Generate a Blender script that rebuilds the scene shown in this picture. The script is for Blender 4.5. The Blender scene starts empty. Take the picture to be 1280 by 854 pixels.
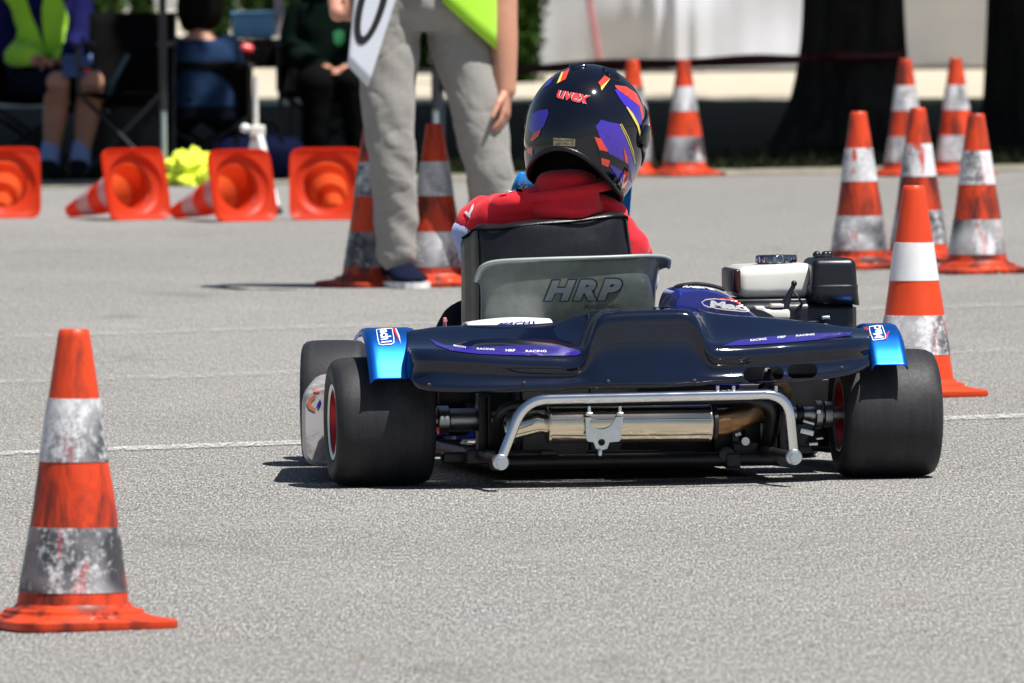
import bpy, bmesh, math, random
import numpy as np
from mathutils import Vector, Matrix, noise
from mathutils.bvhtree import BVHTree
random.seed(7)
R = math.radians
scene = bpy.context.scene
COL = scene.collection

# ------------------------------------------------------------------ camera
F = 16000.0            # focal length in pixels of a 1280 px wide frame
CAM_H = 1.22
PITCH = math.atan(557.0 / F)
ROLL = R(0.6)
fwd = Vector((0, math.cos(PITCH), -math.sin(PITCH)))
right0 = Vector((1, 0, 0)); up0 = right0.cross(fwd)
right = right0 * math.cos(ROLL) - up0 * math.sin(ROLL)
up = up0 * math.cos(ROLL) + right0 * math.sin(ROLL)
CAM = Vector((0, 0, CAM_H))
def ray(px, py):
    return (right * ((px - 640) / F) + up * (-(py - 427) / F) + fwd).normalized()
def G(px, py, z=0.0):
    d = ray(px, py); t = (z - CAM_H) / d.z
    return CAM + d * t
def at(px, py, dist):
    d = ray(px, py); return CAM + d * (dist / d.y)

cam_d = bpy.data.cameras.new('camera'); cam = bpy.data.objects.new('camera', cam_d); COL.objects.link(cam)
cam_d.sensor_width = 36; cam_d.lens = F / 1280 * 36; cam_d.clip_start = 0.1; cam_d.clip_end = 3000
m = Matrix((right, up, -fwd)).transposed().to_4x4(); m.translation = CAM
cam.matrix_world = m
scene.camera = cam
cam_d.dof.use_dof = True; cam_d.dof.focus_distance = 26.6; cam_d.dof.aperture_fstop = 17.5

# ------------------------------------------------------------------ world and sun
S = Vector((.36, -.28, 1)).normalized()
w = bpy.data.worlds.new('World'); scene.world = w; w.use_nodes = True
nt = w.node_tree; sky = nt.nodes.new('ShaderNodeTexSky'); sky.sky_type = 'NISHITA'; sky.sun_disc = False
sky.sun_elevation = math.asin(S.z); sky.sun_rotation = math.atan2(S.x, S.y); sky.altitude = 300
sky.dust_density = 1.0
nt.links.new(sky.outputs[0], nt.nodes['Background'].inputs[0]); nt.nodes['Background'].inputs[1].default_value = 0.05
sl = bpy.data.lights.new('sun', 'SUN'); sl.energy = 5.0; sl.angle = R(.53); sl.color = (1, .97, .925)
so = bpy.data.objects.new('sun', sl); COL.objects.link(so); so.rotation_euler = (-S).to_track_quat('-Z', 'Y').to_euler(); so.location = (0, 0, 30)
vs = scene.view_settings; vs.view_transform = 'Standard'; vs.look = 'None'; vs.exposure = 0.52; vs.gamma = 1
scene.cycles.use_denoising = True
scene.cycles.max_bounces = 8

# ------------------------------------------------------------------ materials
MATS = {}
class NT:
    def __init__(s, name):
        s.m = bpy.data.materials.new(name); s.m.use_nodes = True; s.t = s.m.node_tree
        s.b = s.t.nodes['Principled BSDF']; MATS[name] = s.m
    def n(s, typ, **kw):
        o = s.t.nodes.new(typ)
        for k, v in kw.items(): setattr(o, k, v)
        return o
    def l(s, a, b): s.t.links.new(a, b)
    def coord(s, scale=(1, 1, 1), which='Object', rnd=False):
        tc = s.n('ShaderNodeTexCoord'); mp = s.n('ShaderNodeMapping'); mp.inputs['Scale'].default_value = scale
        s.l(tc.outputs[which], mp.inputs[0])
        if rnd:
            oi = s.n('ShaderNodeObjectInfo'); mu = s.n('ShaderNodeMath', operation='MULTIPLY'); mu.inputs[1].default_value = 37.0
            s.l(oi.outputs['Random'], mu.inputs[0]); s.l(mu.outputs[0], mp.inputs['Location'])
        return mp.outputs[0]
    def noise(s, scale, detail=4, rough=.6, vec=None, dist=0):
        o = s.n('ShaderNodeTexNoise'); o.inputs['Scale'].default_value = scale; o.inputs['Detail'].default_value = detail
        o.inputs['Roughness'].default_value = rough; o.inputs['Distortion'].default_value = dist
        if vec: s.l(vec, o.inputs['Vector'])
        return o.outputs[0]
    def ramp(s, fac, stops):
        o = s.n('ShaderNodeValToRGB'); e = o.color_ramp.elements
        while len(e) < len(stops): e.new(.5)
        for el, (p, c) in zip(e, stops):
            el.position = p; el.color = (c if len(c) == 4 else tuple(c) + (1,)) if isinstance(c, tuple) else (c, c, c, 1)
        s.l(fac, o.inputs[0]); return o.outputs[0]
    def mix(s, fac, a, b, mode='MIX'):
        o = s.n('ShaderNodeMix', data_type='RGBA', blend_type=mode)
        for k, v in ((0, fac), (6, a), (7, b)):
            if isinstance(v, (int, float)): o.inputs[k].default_value = v
            elif isinstance(v, tuple): o.inputs[k].default_value = v + (1,)
            else: s.l(v, o.inputs[k])
        return o.outputs[2]
    def math(s, op, a, b):
        o = s.n('ShaderNodeMath', operation=op)
        for k, v in ((0, a), (1, b)):
            if isinstance(v, (int, float)): o.inputs[k].default_value = v
            else: s.l(v, o.inputs[k])
        return o.outputs[0]
    def set(s, **kw):
        for k, v in kw.items():
            i = s.b.inputs[k.replace('_', ' ')]
            if hasattr(v, 'is_linked'): s.l(v, i)
            elif isinstance(v, tuple): i.default_value = v + (1,)
            else: i.default_value = v
        return s
    def bump(s, h, strength=.3, dist=.01):
        o = s.n('ShaderNodeBump'); o.inputs['Strength'].default_value = strength; o.inputs['Distance'].default_value = dist
        s.l(h, o.inputs['Height']); s.l(o.outputs[0], s.b.inputs['Normal']); return s

def simple(name, col, rough=.5, metal=0., var=.25, scale=30, bump=0., coat=0., rvar=.1, spec=None):
    k = NT(name); v = k.coord()
    n = k.noise(scale, 5, .6, v)
    c = k.mix(k.ramp(n, [(.3, 0.), (.7, 1.)]), tuple(x * (1 - var) for x in col), tuple(min(1, x * (1 + var)) for x in col))
    k.set(Base_Color=c, Metallic=metal)
    k.set(Roughness=k.math('ADD', k.math('MULTIPLY', k.noise(scale * .37, 3, .5, v), rvar * 2), rough - rvar))
    if coat: k.set(Coat_Weight=coat, Coat_Roughness=.05)
    if spec is not None: k.set(Specular_IOR_Level=spec)
    if bump: k.bump(k.noise(scale * 3, 4, .6, v), bump, .004)
    return k.m

# asphalt: bleached aggregate in dark binder
def asphalt():
    k = NT('asphalt'); v = k.coord((1, 1, 1))
    vs_ = k.coord((1, .065, 1))                     # rolled surface: grains drawn out along the laying direction
    g1 = k.noise(230, 3, .78, vs_); g2 = k.noise(85, 3, .7, vs_); big = k.noise(.9, 4, .6, v); mid = k.noise(6, 4, .65, vs_)
    a = k.ramp(g1, [(.31, .010), (.41, .075), (.50, .22), (.59, .40), (.69, .80)])
    b = k.ramp(g2, [(.32, .03), (.5, .22), (.68, .44)])
    c = k.mix(.22, a, b)
    c = k.mix(k.ramp(mid, [(.32, 0.), (.7, .28)]), c, (.25, .243, .225))
    c = k.mix(k.ramp(big, [(.35, 0.), (.65, .22)]), c, (.25, .243, .228))
    patch = k.noise(.35, 5, .6, k.coord((1, .45, 1)), .6); stain = k.noise(2.2, 5, .65, k.coord((1, .35, 1)), .4)
    c = k.mix(k.ramp(patch, [(.40, .0), (.62, .30)]), c, k.mix(1.0, c, (.66, .66, .67), 'MULTIPLY'))
    c = k.mix(k.ramp(stain, [(.60, 0.), (.74, .40)]), c, (.085, .082, .078))
    c = k.mix(k.ramp(stain, [(.26, .25), (.38, 0.)]), c, (.36, .35, .32))
    crk = k.noise(3.1, 6, .7, k.coord((1, .3, 1)), 1.2)
    c = k.mix(k.ramp(crk, [(.485, 0.), (.5, .25), (.515, 0.)]), c, (.09, .088, .085))
    k.set(Base_Color=k.mix(1.0, c, (1.04, 1.012, .972), 'MULTIPLY'), Roughness=.95, Specular_IOR_Level=.08)
    k.bump(g1, .5, .004); return k.m
asphalt()
def paint_line(name, col, lo, hi, scale=(14, 2.0, 1)):
    k = NT(name); v = k.coord(scale)
    n = k.noise(3.0, 6, .75, v); n2 = k.noise(160, 3, .7, k.coord((1, .1, 1)))
    f = k.math('MULTIPLY', k.ramp(n, [(lo, 0.), (hi, 1.)]), k.ramp(n2, [(.35, .15), (.6, .95)]))
    k.set(Base_Color=col, Roughness=.8, Alpha=f); return k.m
paint_line('worn_white_paint', (.62, .61, .59), .36, .60)
paint_line('faint_white_paint', (.50, .49, .47), .44, .72)
paint_line('pink_paint', (.45, .16, .18), .50, .85, (9, 1, 1)); paint_line('yellow_paint', (.38, .33, .18), .50, .95, (7, .6, 1))

def cone_orange(name, lo=.56, hi=.75, dirt=.9, trans=.14):
    k = NT(name); v = k.coord(rnd=True); vstr = k.coord((1, 1, .25), rnd=True)
    n = k.noise(14, 6, .7, vstr, .6); n2 = k.noise(60, 5, .7, v)
    base = k.mix(k.noise(5, 3, .5, v), (.70, .054, .013), (.80, .082, .021))
    base = k.mix(k.ramp(n2, [(.6, 0.), (.8, .5)]), base, (.30, .035, .02))
    c = k.mix(k.math('MULTIPLY', k.ramp(n, [(lo, 0.), (hi, 1.)]), dirt), base, (.075, .022, .018))
    k.set(Base_Color=c, Roughness=k.math('ADD', k.math('MULTIPLY', n2, .3), .28), Specular_IOR_Level=.4)
    k.bump(n2, .15, .002)
    tr = k.n('ShaderNodeBsdfTranslucent'); tr.inputs[0].default_value = (.95, .13, .035, 1); mx = k.n('ShaderNodeMixShader'); mx.inputs[0].default_value = trans; out = k.t.nodes['Material Output']
    k.l(k.b.outputs[0], mx.inputs[1]); k.l(tr.outputs[0], mx.inputs[2]); k.l(mx.outputs[0], out.inputs[0]); return k.m
def cone_white(name, lo, hi, dirt=.95, red=.4, trans=0.):
    k = NT(name); v = k.coord(rnd=True); vstr = k.coord((1, 1, .45), rnd=True)
    n = k.math('ADD', k.math('MULTIPLY', k.noise(11, 4, .6, vstr, .2), .55), k.math('MULTIPLY', k.noise(75, 7, .8, v), .45)); n2 = k.noise(70, 5, .7, v); n3 = k.noise(6, 3, .5, v); n4 = k.noise(24, 3, .6, k.coord((1, 1, .12), rnd=True), 1.)
    base = k.mix(n2, (.66, .66, .68), (.80, .80, .81))
    base = k.mix(k.ramp(n2, [(.5, 0.), (.75, .35)]), base, (.38, .38, .40))
    mask = k.math('MULTIPLY', k.ramp(n, [(lo, 0.), (hi, 1.)]), k.ramp(n3, [(.35, .35), (.6, 1.)]))
    c = k.mix(k.math('MULTIPLY', mask, dirt), base, (.035, .035, .042))
    if red: c = k.mix(k.math('MULTIPLY', k.ramp(n4, [(.62, 0.), (.66, 1.)]), red), c, (.55, .05, .03))
    k.set(Base_Color=c, Roughness=.42, Specular_IOR_Level=.5); k.bump(n2, .12, .0015)
    if trans:
        tr = k.n('ShaderNodeBsdfTranslucent'); tr.inputs[0].default_value = (.95, .55, .45, 1); mx = k.n('ShaderNodeMixShader'); mx.inputs[0].default_value = trans; out = k.t.nodes['Material Output']
        k.l(k.b.outputs[0], mx.inputs[1]); k.l(tr.outputs[0], mx.inputs[2]); k.l(mx.outputs[0], out.inputs[0])
    return k.m
cone_orange('worn_orange_plastic', .46, .62, .9); cone_orange('battered_orange_plastic', .40, .60, .95); cone_orange('clean_orange_plastic', .72, .95, .35); cone_orange('thin_orange_plastic', .70, .95, .4, .55)
cone_white('scuffed_white_band', .45, .53); cone_white('thin_white_band', .46, .56, .8, .3, .4); cone_white('red_smeared_band', .45, .55, .95, .92); cone_white('clean_white_band', .58, .70, .4, 0)
cone_white('blackened_white_band', .42, .50, .98)
simple('orange_inside', (.80, .085, .022), .4, var=.1, scale=6, spec=.4)

k = NT('tyre_rubber'); v = k.coord(); vb = k.coord((1, .06, .06))
band = k.noise(60, 4, .7, vb); gr = k.noise(140, 4, .75, v); sc_ = k.noise(11, 5, .65, v)
c_ = k.mix(k.ramp(band, [(.35, 0.), (.65, 1.)]), (.018, .018, .021), (.027, .027, .031))
c_ = k.mix(k.ramp(sc_, [(.52, 0.), (.72, .6)]), c_, (.060, .058, .055))
k.set(Base_Color=k.mix(k.ramp(gr, [(.5, 0.), (.75, .5)]), c_, (.010, .010, .011)), Roughness=k.math('ADD', k.math('MULTIPLY', gr, .25), .45), Specular_IOR_Level=.32); k.bump(gr, .35, .002)
k = NT('gloss_black_plastic'); v = k.coord()
k.set(Base_Color=k.mix(k.ramp(k.noise(3, 3, .5, v), [(.3, 0.), (.7, 1.)]), (.0032, .006, .016), (.005, .010, .030)), Roughness=k.math('ADD', k.math('MULTIPLY', k.ramp(k.noise(40, 6, .7, v), [(.55, 0.), (.8, 1.)]), .14), .06), Coat_Weight=.35, Coat_Roughness=.04, Specular_IOR_Level=.45)
k.bump(k.noise(5, 2, .5, v), .06, .01)
k = NT('blue_metallic_film'); v = k.coord()
k.set(Base_Color=k.mix(k.noise(20, 3, .5, v), (.004, .12, .55), (.008, .17, .68)), Metallic=.85, Roughness=.36, Coat_Weight=.25, Coat_Roughness=.2)
simple('blue_pod_paint', (.010, .022, .23), .22, 0, .2, 8, coat=.6)
simple('purple_film', (.030, .018, .24), .2, 0, .15, 10, coat=.7)
simple('chrome', (.86, .86, .87), .10, 1., .04, 60, rvar=.05)
simple('stainless', (.82, .71, .54), .13, 1., .06, 20, rvar=.05, bump=.03)
simple('hot_pipe', (.36, .20, .10), .32, 1., .5, 12)
simple('dull_steel', (.42, .42, .43), .38, 1., .2, 25)
simple('zinc', (.66, .70, .74), .3, 1., .1, 40)
simple('black_steel', (.012, .012, .014), .42, 0, .4, 30)
simple('dark_gunmetal', (.05, .05, .055), .4, .8, .3, 30)
simple('black_vinyl', (.007, .007, .009), .36, 0, .25, 90, bump=.12, spec=.45)
k = NT('seat_fibreglass'); v = k.coord()
k.set(Base_Color=k.mix(k.ramp(k.noise(18, 6, .7, v), [(.35, 0.), (.7, 1.)]), (.085, .105, .095), (.15, .175, .16)), Roughness=.33, Coat_Weight=.4, Coat_Roughness=.15)
k.bump(k.noise(120, 4, .6, v), .1, .002)
simple('seat_lip', (.30, .35, .33), .35, 0, .15, 20)
simple('letter_grey', (.115, .145, .16), .35, .0, .1, 20); simple('letter_dark', (.012, .014, .018), .4)
simple('tank_white', (.74, .73, .66), .3, 0, .04, 14, coat=.3)
simple('engine_black', (.008, .009, .014), .34, 0, .3, 40, bump=.06)
simple('sticker_white', (.8, .8, .8), .35, var=.04); simple('sticker_red', (.72, .025, .03), .35, var=.05)
simple('rim_red', (.45, .015, .015), .3, .3, .1); k = NT('pod_white'); v = k.coord(); k.set(Base_Color=k.mix(k.ramp(k.noise(16, 6, .72, v, .5), [(.42, 0.), (.62, 1.)]), (.44, .43, .43), (.20, .17, .165)), Roughness=.35)
simple('pod_orange', (.50, .15, .09), .4)
simple('helmet_black', (.003, .004, .010), .07, 0, .2, 15, coat=.35, rvar=.03)
simple('helmet_purple', (.050, .020, .40), .1, 0, .1, 15, coat=1, rvar=.02)
simple('helmet_red', (.80, .055, .025), .12, 0, .05, 15, coat=1, rvar=.02)
simple('helmet_yellow', (.82, .62, .12), .15, coat=1, rvar=.02); simple('uvex_red', (.78, .05, .06), .2)
simple('helmet_lining', (.006, .006, .008), .85); simple('plate_gold', (.45, .38, .25), .3, .8, .5, 120)
simple('visor_smoke', (.02, .02, .025), .05, 0, coat=1, rvar=.01)
def cloth(name, col, rough=.85, var=.15, sc=35, weave=700, bs=.2, sheen=.2):
    k = NT(name); v = k.coord()
    n = k.noise(sc, 4, .6, v); wv = k.noise(weave, 2, .6, v)
    c = k.mix(n, tuple(x * (1 - var) for x in col), tuple(min(1, x * (1 + var)) for x in col))
    c = k.mix(k.ramp(wv, [(.4, 0.), (.6, .3)]), c, tuple(x * .8 for x in col))
    dk = max(col) < .1
    k.set(Base_Color=c, Roughness=rough, Sheen_Weight=0. if dk else sheen, Specular_IOR_Level=.05 if dk else .2); k.bump(k.noise(sc * .8, 5, .6, v, .5), bs, .01); return k.m
cloth('red_shirt', (.74, .018, .034), .75, .12, 20, 600, .25)
cloth('cuff_blue_white', (.42, .48, .75)); cloth('white_cloth', (.75, .75, .76)); cloth('black_cloth', (.0045, .0045, .005), .9)
cloth('grey_trousers', (.30, .285, .265), .9, .12, 40, 500, .3); cloth('hi_vis_lime', (.42, .80, .045), .7, .1, 12)
cloth('hi_vis_yellow', (.78, .95, .05), .7, .12, 12); cloth('navy_jacket', (.012, .012, .075), .85); cloth('navy_shorts', (.006, .008, .020), .9)
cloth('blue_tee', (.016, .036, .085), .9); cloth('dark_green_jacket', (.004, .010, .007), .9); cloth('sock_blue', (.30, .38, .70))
cloth('dark_jeans', (.005, .006, .012), .9); cloth('bag_navy', (.003, .005, .024), .8); cloth('marquee_fabric', (.52, .53, .57), .6, .06, 2, 60, .15, 0)
cloth('canopy_fabric', (.015, .016, .018), .8); cloth('shoe_navy', (.007, .010, .028), .7); cloth('shoe_black', (.012, .012, .014), .6)
simple('sole_white', (.75, .75, .75), .6)
def skin():
    k = NT('skin'); v = k.coord()
    k.set(Base_Color=k.mix(k.noise(22, 4, .6, v), (.50, .23, .15), (.62, .31, .21)), Roughness=.5, Subsurface_Weight=.12, Subsurface_Radius=(.01, .004, .002) if False else .0) if False else k.set(Base_Color=k.mix(k.noise(22, 4, .6, v), (.46, .21, .135), (.60, .30, .20)), Roughness=.5, Subsurface_Weight=.08, Subsurface_Scale=.01)
    return k.m
skin()
simple('hair_dark', (.006, .005, .004), .8, 0, .4, 80, bump=.4, spec=.05); simple('eye_dark', (.02, .015, .012), .2)
simple('card_white', (.74, .77, .84), .5, var=.03); simple('ink_black', (.010, .010, .012), .6)
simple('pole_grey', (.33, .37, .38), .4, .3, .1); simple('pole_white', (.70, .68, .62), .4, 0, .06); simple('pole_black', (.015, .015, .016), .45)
simple('stripe_red', (.55, .02, .02), .4); simple('tape_red', (.09, .012, .010), .5)
simple('box_blue', (.26, .58, .86), .5, 0, .08, 8); simple('can_red', (.65, .05, .05), .3)
k = NT('bark'); v = k.coord((1, 1, .25))
k.set(Base_Color=k.mix(k.ramp(k.noise(9, 6, .7, v, .5), [(.35, 0.), (.65, 1.)]), (.018, .016, .014), (.06, .05, .042)), Roughness=.95, Specular_IOR_Level=.1); k.bump(k.noise(14, 6, .7, v, .4), 1., .04)
def leafm(name, a, b, sc=2.):
    k = NT(name); v = k.coord()
    k.set(Base_Color=k.mix(k.ramp(k.noise(sc, 5, .7, v), [(.3, 0.), (.7, 1.)]), a, b), Roughness=.8, Specular_IOR_Level=.05); return k.m
leafm('leaves', (.022, .045, .012), (.05, .09, .025)); leafm('shrub_leaves', (.016, .040, .006), (.035, .075, .012), 6.)
leafm('grass', (.010, .013, .006), (.022, .026, .010), 1.4)
k = NT('gravel'); v = k.coord((1, .2, 1)); k.set(Base_Color=k.mix(k.noise(6, 6, .7, v), (.38, .33, .24), (.60, .54, .42)), Roughness=.95); k.bump(k.noise(40, 4, .7, v), .4, .02)
k = NT('dry_verge'); v = k.coord((1, .2, 1)); k.set(Base_Color=k.mix(k.ramp(k.noise(9, 6, .75, v), [(.35, 0.), (.65, 1.)]), (.13, .12, .085), (.30, .275, .22)), Roughness=.95)

# ------------------------------------------------------------------ mesh helpers
def link(name, me, mat=None, parent=None):
    o = bpy.data.objects.new(name, me); COL.objects.link(o)
    if mat: me.materials.append(MATS[mat])
    if parent: o.parent = parent
    return o
def obj(name, bm, mat, parent=None, smooth=True, sharp=38):
    me = bpy.data.meshes.new(name); bmesh.ops.recalc_face_normals(bm, faces=bm.faces); bm.to_mesh(me); bm.free()
    if smooth:
        me.polygons.foreach_set('use_smooth', [True] * len(me.polygons)); me.set_sharp_from_angle(angle=R(sharp))
    return link(name, me, mat, parent)
def thing(name, label, cat, loc=(0, 0, 0), rz=0., group=None):
    o = bpy.data.objects.new(name, None); COL.objects.link(o); o.location = loc; o.rotation_euler = (0, 0, rz)
    o.empty_display_size = .1
    return tag(o, label, cat, group)
def tag(o, label=None, cat=None, group=None, kind=None):
    if label: o['label'] = label
    if cat: o['category'] = cat
    if group: o['group'] = group
    if kind: o['kind'] = kind
    return o
def basis(axis):
    a = Vector(axis).normalized(); h = Vector((0, 0, 1)) if abs(a.z) < .9 else Vector((0, 1, 0))
    u = h.cross(a).normalized(); return u, a.cross(u), a
def lathe(bm, prof, org=(0, 0, 0), axis=(0, 0, 1), seg=32, caps=True, sx=1., sy=1.):
    u, v, a = basis(axis); o = Vector(org); rings = []
    for r, h in prof:
        rings.append([bm.verts.new(o + a * h + u * (r * sx * math.cos(2 * math.pi * i / seg)) + v * (r * sy * math.sin(2 * math.pi * i / seg))) for i in range(seg)])
    for A, B in zip(rings, rings[1:]):
        for i in range(seg): bm.faces.new((A[i], A[(i + 1) % seg], B[(i + 1) % seg], B[i]))
    if caps:
        bm.faces.new(rings[0][::-1]); bm.faces.new(rings[-1])
def smooth_path(pts, n=6):
    P = [Vector(p) for p in pts]; out = []
    for i in range(len(P) - 1):
        p0 = P[max(i - 1, 0)]; p1 = P[i]; p2 = P[i + 1]; p3 = P[min(i + 2, len(P) - 1)]
        for k in range(n):
            t = k / n; out.append(.5 * ((2 * p1) + (p2 - p0) * t + (2 * p0 - 5 * p1 + 4 * p2 - p3) * t * t + (3 * p1 - p0 - 3 * p2 + p3) * t ** 3))
    out.append(P[-1]); return out
def round_path(pts, rad, n=7):
    P = [Vector(p) for p in pts]; out = [P[0]]
    for a, b, c in zip(P, P[1:], P[2:]):
        r = min(rad, (a - b).length * .49, (c - b).length * .49); s = b + (a - b).normalized() * r; e = b + (c - b).normalized() * r
        for k in range(n + 1):
            t = k / n; out.append(s * (1 - t) ** 2 + b * 2 * t * (1 - t) + e * t * t)
    out.append(P[-1]); return out
def tube(bm, pts, r, seg=14, caps=True):
    P = [Vector(p) for p in pts]; rr = r if isinstance(r, (list, tuple)) else [r] * len(P)
    t0 = (P[1] - P[0]).normalized(); u, v, _ = basis(t0); rings = []
    for i, p in enumerate(P):
        t = (P[min(i + 1, len(P) - 1)] - P[max(i - 1, 0)]).normalized()
        u = (u - t * u.dot(t)).normalized(); v = t.cross(u)
        rings.append([bm.verts.new(p + u * rr[i] * math.cos(2 * math.pi * k / seg) + v * rr[i] * math.sin(2 * math.pi * k / seg)) for k in range(seg)])
    for A, B in zip(rings, rings[1:]):
        for i in range(seg): bm.faces.new((A[i], A[(i + 1) % seg], B[(i + 1) % seg], B[i]))
    if caps: bm.faces.new(rings[0][::-1]); bm.faces.new(rings[-1])
def box(bm, c, s, bev=.005, rot=None, seg=3, taper=None):
    r = bmesh.ops.create_cube(bm, size=1.0); vs_ = r['verts']
    for q in vs_:
        t = 1.0
        if taper and q.co.z > 0: t = taper
        q.co = Vector((q.co.x * s[0] * t, q.co.y * s[1] * t, q.co.z * s[2]))
    if bev:
        es = list({e for q in vs_ for e in q.link_edges}); g = bmesh.ops.bevel(bm, geom=es, offset=bev, segments=seg, affect='EDGES', profile=.5)
        vs_ = list({q for f in g['faces'] for q in f.verts} | {q for q in vs_ if q.is_valid})
    M = (rot.to_matrix() if rot is not None else Matrix.Identity(3))
    for q in vs_: q.co = M @ q.co + Vector(c)
def grid(bm, rows, closed=False):
    V = [[bm.verts.new(p) for p in r] for r in rows]
    for A, B in zip(V, V[1:]):
        n = len(A)
        for i in range(n if closed else n - 1): bm.faces.new((A[i], A[(i + 1) % n], B[(i + 1) % n], B[i]))
    return V
def ball(bm, c, r, seg=16, s=(1, 1, 1)):
    g = bmesh.ops.create_uvsphere(bm, u_segments=seg, v_segments=seg // 2 + 2, radius=r)
    for q in g['verts']: q.co = Vector((q.co.x * s[0], q.co.y * s[1], q.co.z * s[2])) + Vector(c)
def new(): return bmesh.new()
def solid(o, t, off=-1, bevel=0):
    md = o.modifiers.new('thick', 'SOLIDIFY'); md.thickness = t; md.offset = off
    return o
def bake(o):
    bpy.context.view_layer.update(); dg = bpy.context.evaluated_depsgraph_get(); me = bpy.data.meshes.new_from_object(o.evaluated_get(dg))
    old = o.data; o.modifiers.clear(); o.data = me; bpy.data.meshes.remove(old); return o
def skin_mesh(name, nodes, edges, mat, parent, sub=2, fold=None, smooth=True):
    me = bpy.data.meshes.new(name); me.from_pydata([tuple(n[0]) for n in nodes], edges, []); o = link(name, me, mat, parent)
    o.modifiers.new('skin', 'SKIN')
    for i, n in enumerate(nodes):
        r = n[1] if isinstance(n[1], tuple) else (n[1], n[1]); me.skin_vertices[0].data[i].radius = r
    me.skin_vertices[0].data[0].use_root = True
    o.modifiers['skin'].use_smooth_shade = True
    sd = o.modifiers.new('sub', 'SUBSURF'); sd.levels = sub; sd.render_levels = sub
    bake(o)
    if fold:
        me = o.data; bm = new(); bm.from_mesh(me); bm.normal_update()
        for q in bm.verts: q.co += q.normal * fold(q.co)
        bm.to_mesh(me); bm.free()
    o.data.polygons.foreach_set('use_smooth', [True] * len(o.data.polygons))
    return o
def copy_tree(o, parent=None):
    c = o.copy(); COL.objects.link(c)
    if parent is not None: c.parent = parent
    for ch in list(o.children): copy_tree(ch, c)
    return c
# project outlines measured on the photograph onto a built surface: the marks then lie on that surface in 3-D
def bvh_of(*objs):
    bpy.context.view_layer.update(); dg = bpy.context.evaluated_depsgraph_get(); bm = new()
    for o in objs:
        e = o.evaluated_get(dg); t = new(); t.from_mesh(e.to_mesh()); t.transform(o.matrix_world); me = bpy.data.meshes.new('t'); t.to_mesh(me); t.free(); bm.from_mesh(me); bpy.data.meshes.remove(me)
    b = BVHTree.FromBMesh(bm); bm.free(); return b
def project(name, bm, bvh, mat, parent, off=.0012, step=5):
    xs = [q.co.x for q in bm.verts]; ys = [q.co.y for q in bm.verts]
    for ax, lo, hi in ((0, min(xs), max(xs)), (1, min(ys), max(ys))):
        c = math.ceil(lo / step) * step
        while c < hi:
            p = [0, 0, 0]; n = [0, 0, 0]; p[ax] = c; n[ax] = 1
            bmesh.ops.bisect_plane(bm, geom=bm.verts[:] + bm.edges[:] + bm.faces[:], plane_co=p, plane_no=n, dist=1e-5); c += step
    inv = parent.matrix_world.inverted(); hit = {}; ds = []
    for q in bm.verts:
        d = ray(q.co.x, q.co.y); h = bvh.ray_cast(CAM, d)
        if h[0] is not None: hit[q] = h; ds.append(h[3])
    md = sorted(ds)[len(ds) // 2] if ds else bvh.find_nearest(CAM + ray(sum(xs) / len(xs), sum(ys) / len(ys)) * 26.6)[0].__sub__(CAM).length
    if not ds: print('NOHIT', name)
    for q in bm.verts:
        d = ray(q.co.x, q.co.y)
        if q in hit and abs(hit[q][3] - md) < .6:
            n = hit[q][1]; n = n if n.dot(d) < 0 else -n; p = hit[q][0] + n * off - d * .0006
        else:
            h = bvh.find_nearest(CAM + d * md); p = h[0] - d * off
        q.co = inv @ p
    return obj(name, bm, mat, parent, True, 60)
def decal(name, poly, bvh, mat, parent, off=.0012, step=5):
    bm = new(); vs_ = [bm.verts.new((p[0], p[1], 0)) for p in poly]; bm.faces.new(vs_); bmesh.ops.triangulate(bm, faces=bm.faces[:])
    return project(name, bm, bvh, mat, parent, off, step)
def text_bm(body, M, bold=0.0, shear=0.0, res=4, spacing=1.0):
    c = bpy.data.curves.new('t', 'FONT'); c.body = body; c.offset = bold; c.shear = shear; c.resolution_u = res; c.space_character = spacing
    o = bpy.data.objects.new('t', c); COL.objects.link(o); bpy.context.view_layer.update()
    me = bpy.data.meshes.new_from_object(o.evaluated_get(bpy.context.evaluated_depsgraph_get())); bpy.data.objects.remove(o); bpy.data.curves.remove(c)
    bm = new(); bm.from_mesh(me); bpy.data.meshes.remove(me)
    bmesh.ops.remove_doubles(bm, verts=bm.verts[:], dist=1e-5)
    x0 = min(q.co.x for q in bm.verts); x1 = max(q.co.x for q in bm.verts); y0 = min(q.co.y for q in bm.verts); y1 = max(q.co.y for q in bm.verts)
    for q in bm.verts:
        q.co = Vector(M((q.co.x - x0) / (x1 - x0), (q.co.y - y0) / (y1 - y0)))
    return bm
def quadmap(bl, br, tl, tr):          # unit square -> four photo points
    def f(u, v):
        x = (bl[0] * (1 - u) + br[0] * u) * (1 - v) + (tl[0] * (1 - u) + tr[0] * u) * v
        y = (bl[1] * (1 - u) + br[1] * u) * (1 - v) + (tl[1] * (1 - u) + tr[1] * u) * v
        return (x, y, 0)
    return f
def textdecal(name, body, quad, bvh, mat, parent, off=.0016, bold=.02, shear=0., step=5):
    return project(name, text_bm(body, quadmap(*quad), bold, shear), bvh, mat, parent, off, step)
# ------------------------------------------------------------------ the go-kart
KLOC = G(790, 602); YAW = R(8)
KM = Matrix.Translation(KLOC) @ Matrix.Rotation(YAW, 4, 'Z'); KI = KM.inverted()
def K(px, py, yl):                       # photo point -> kart coordinates on the cross-plane y = yl
    o = KI @ CAM; d = KI.to_3x3() @ ray(px, py); p = o + d * ((yl - o.y) / d.y); return Vector((p.x, yl, p.z))
kart = thing('go_kart', 'black and blue racing kart seen from behind with chrome bumper bar and red-shirted driver', 'go-kart', KLOC, YAW)
bpy.context.view_layer.update()

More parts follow.
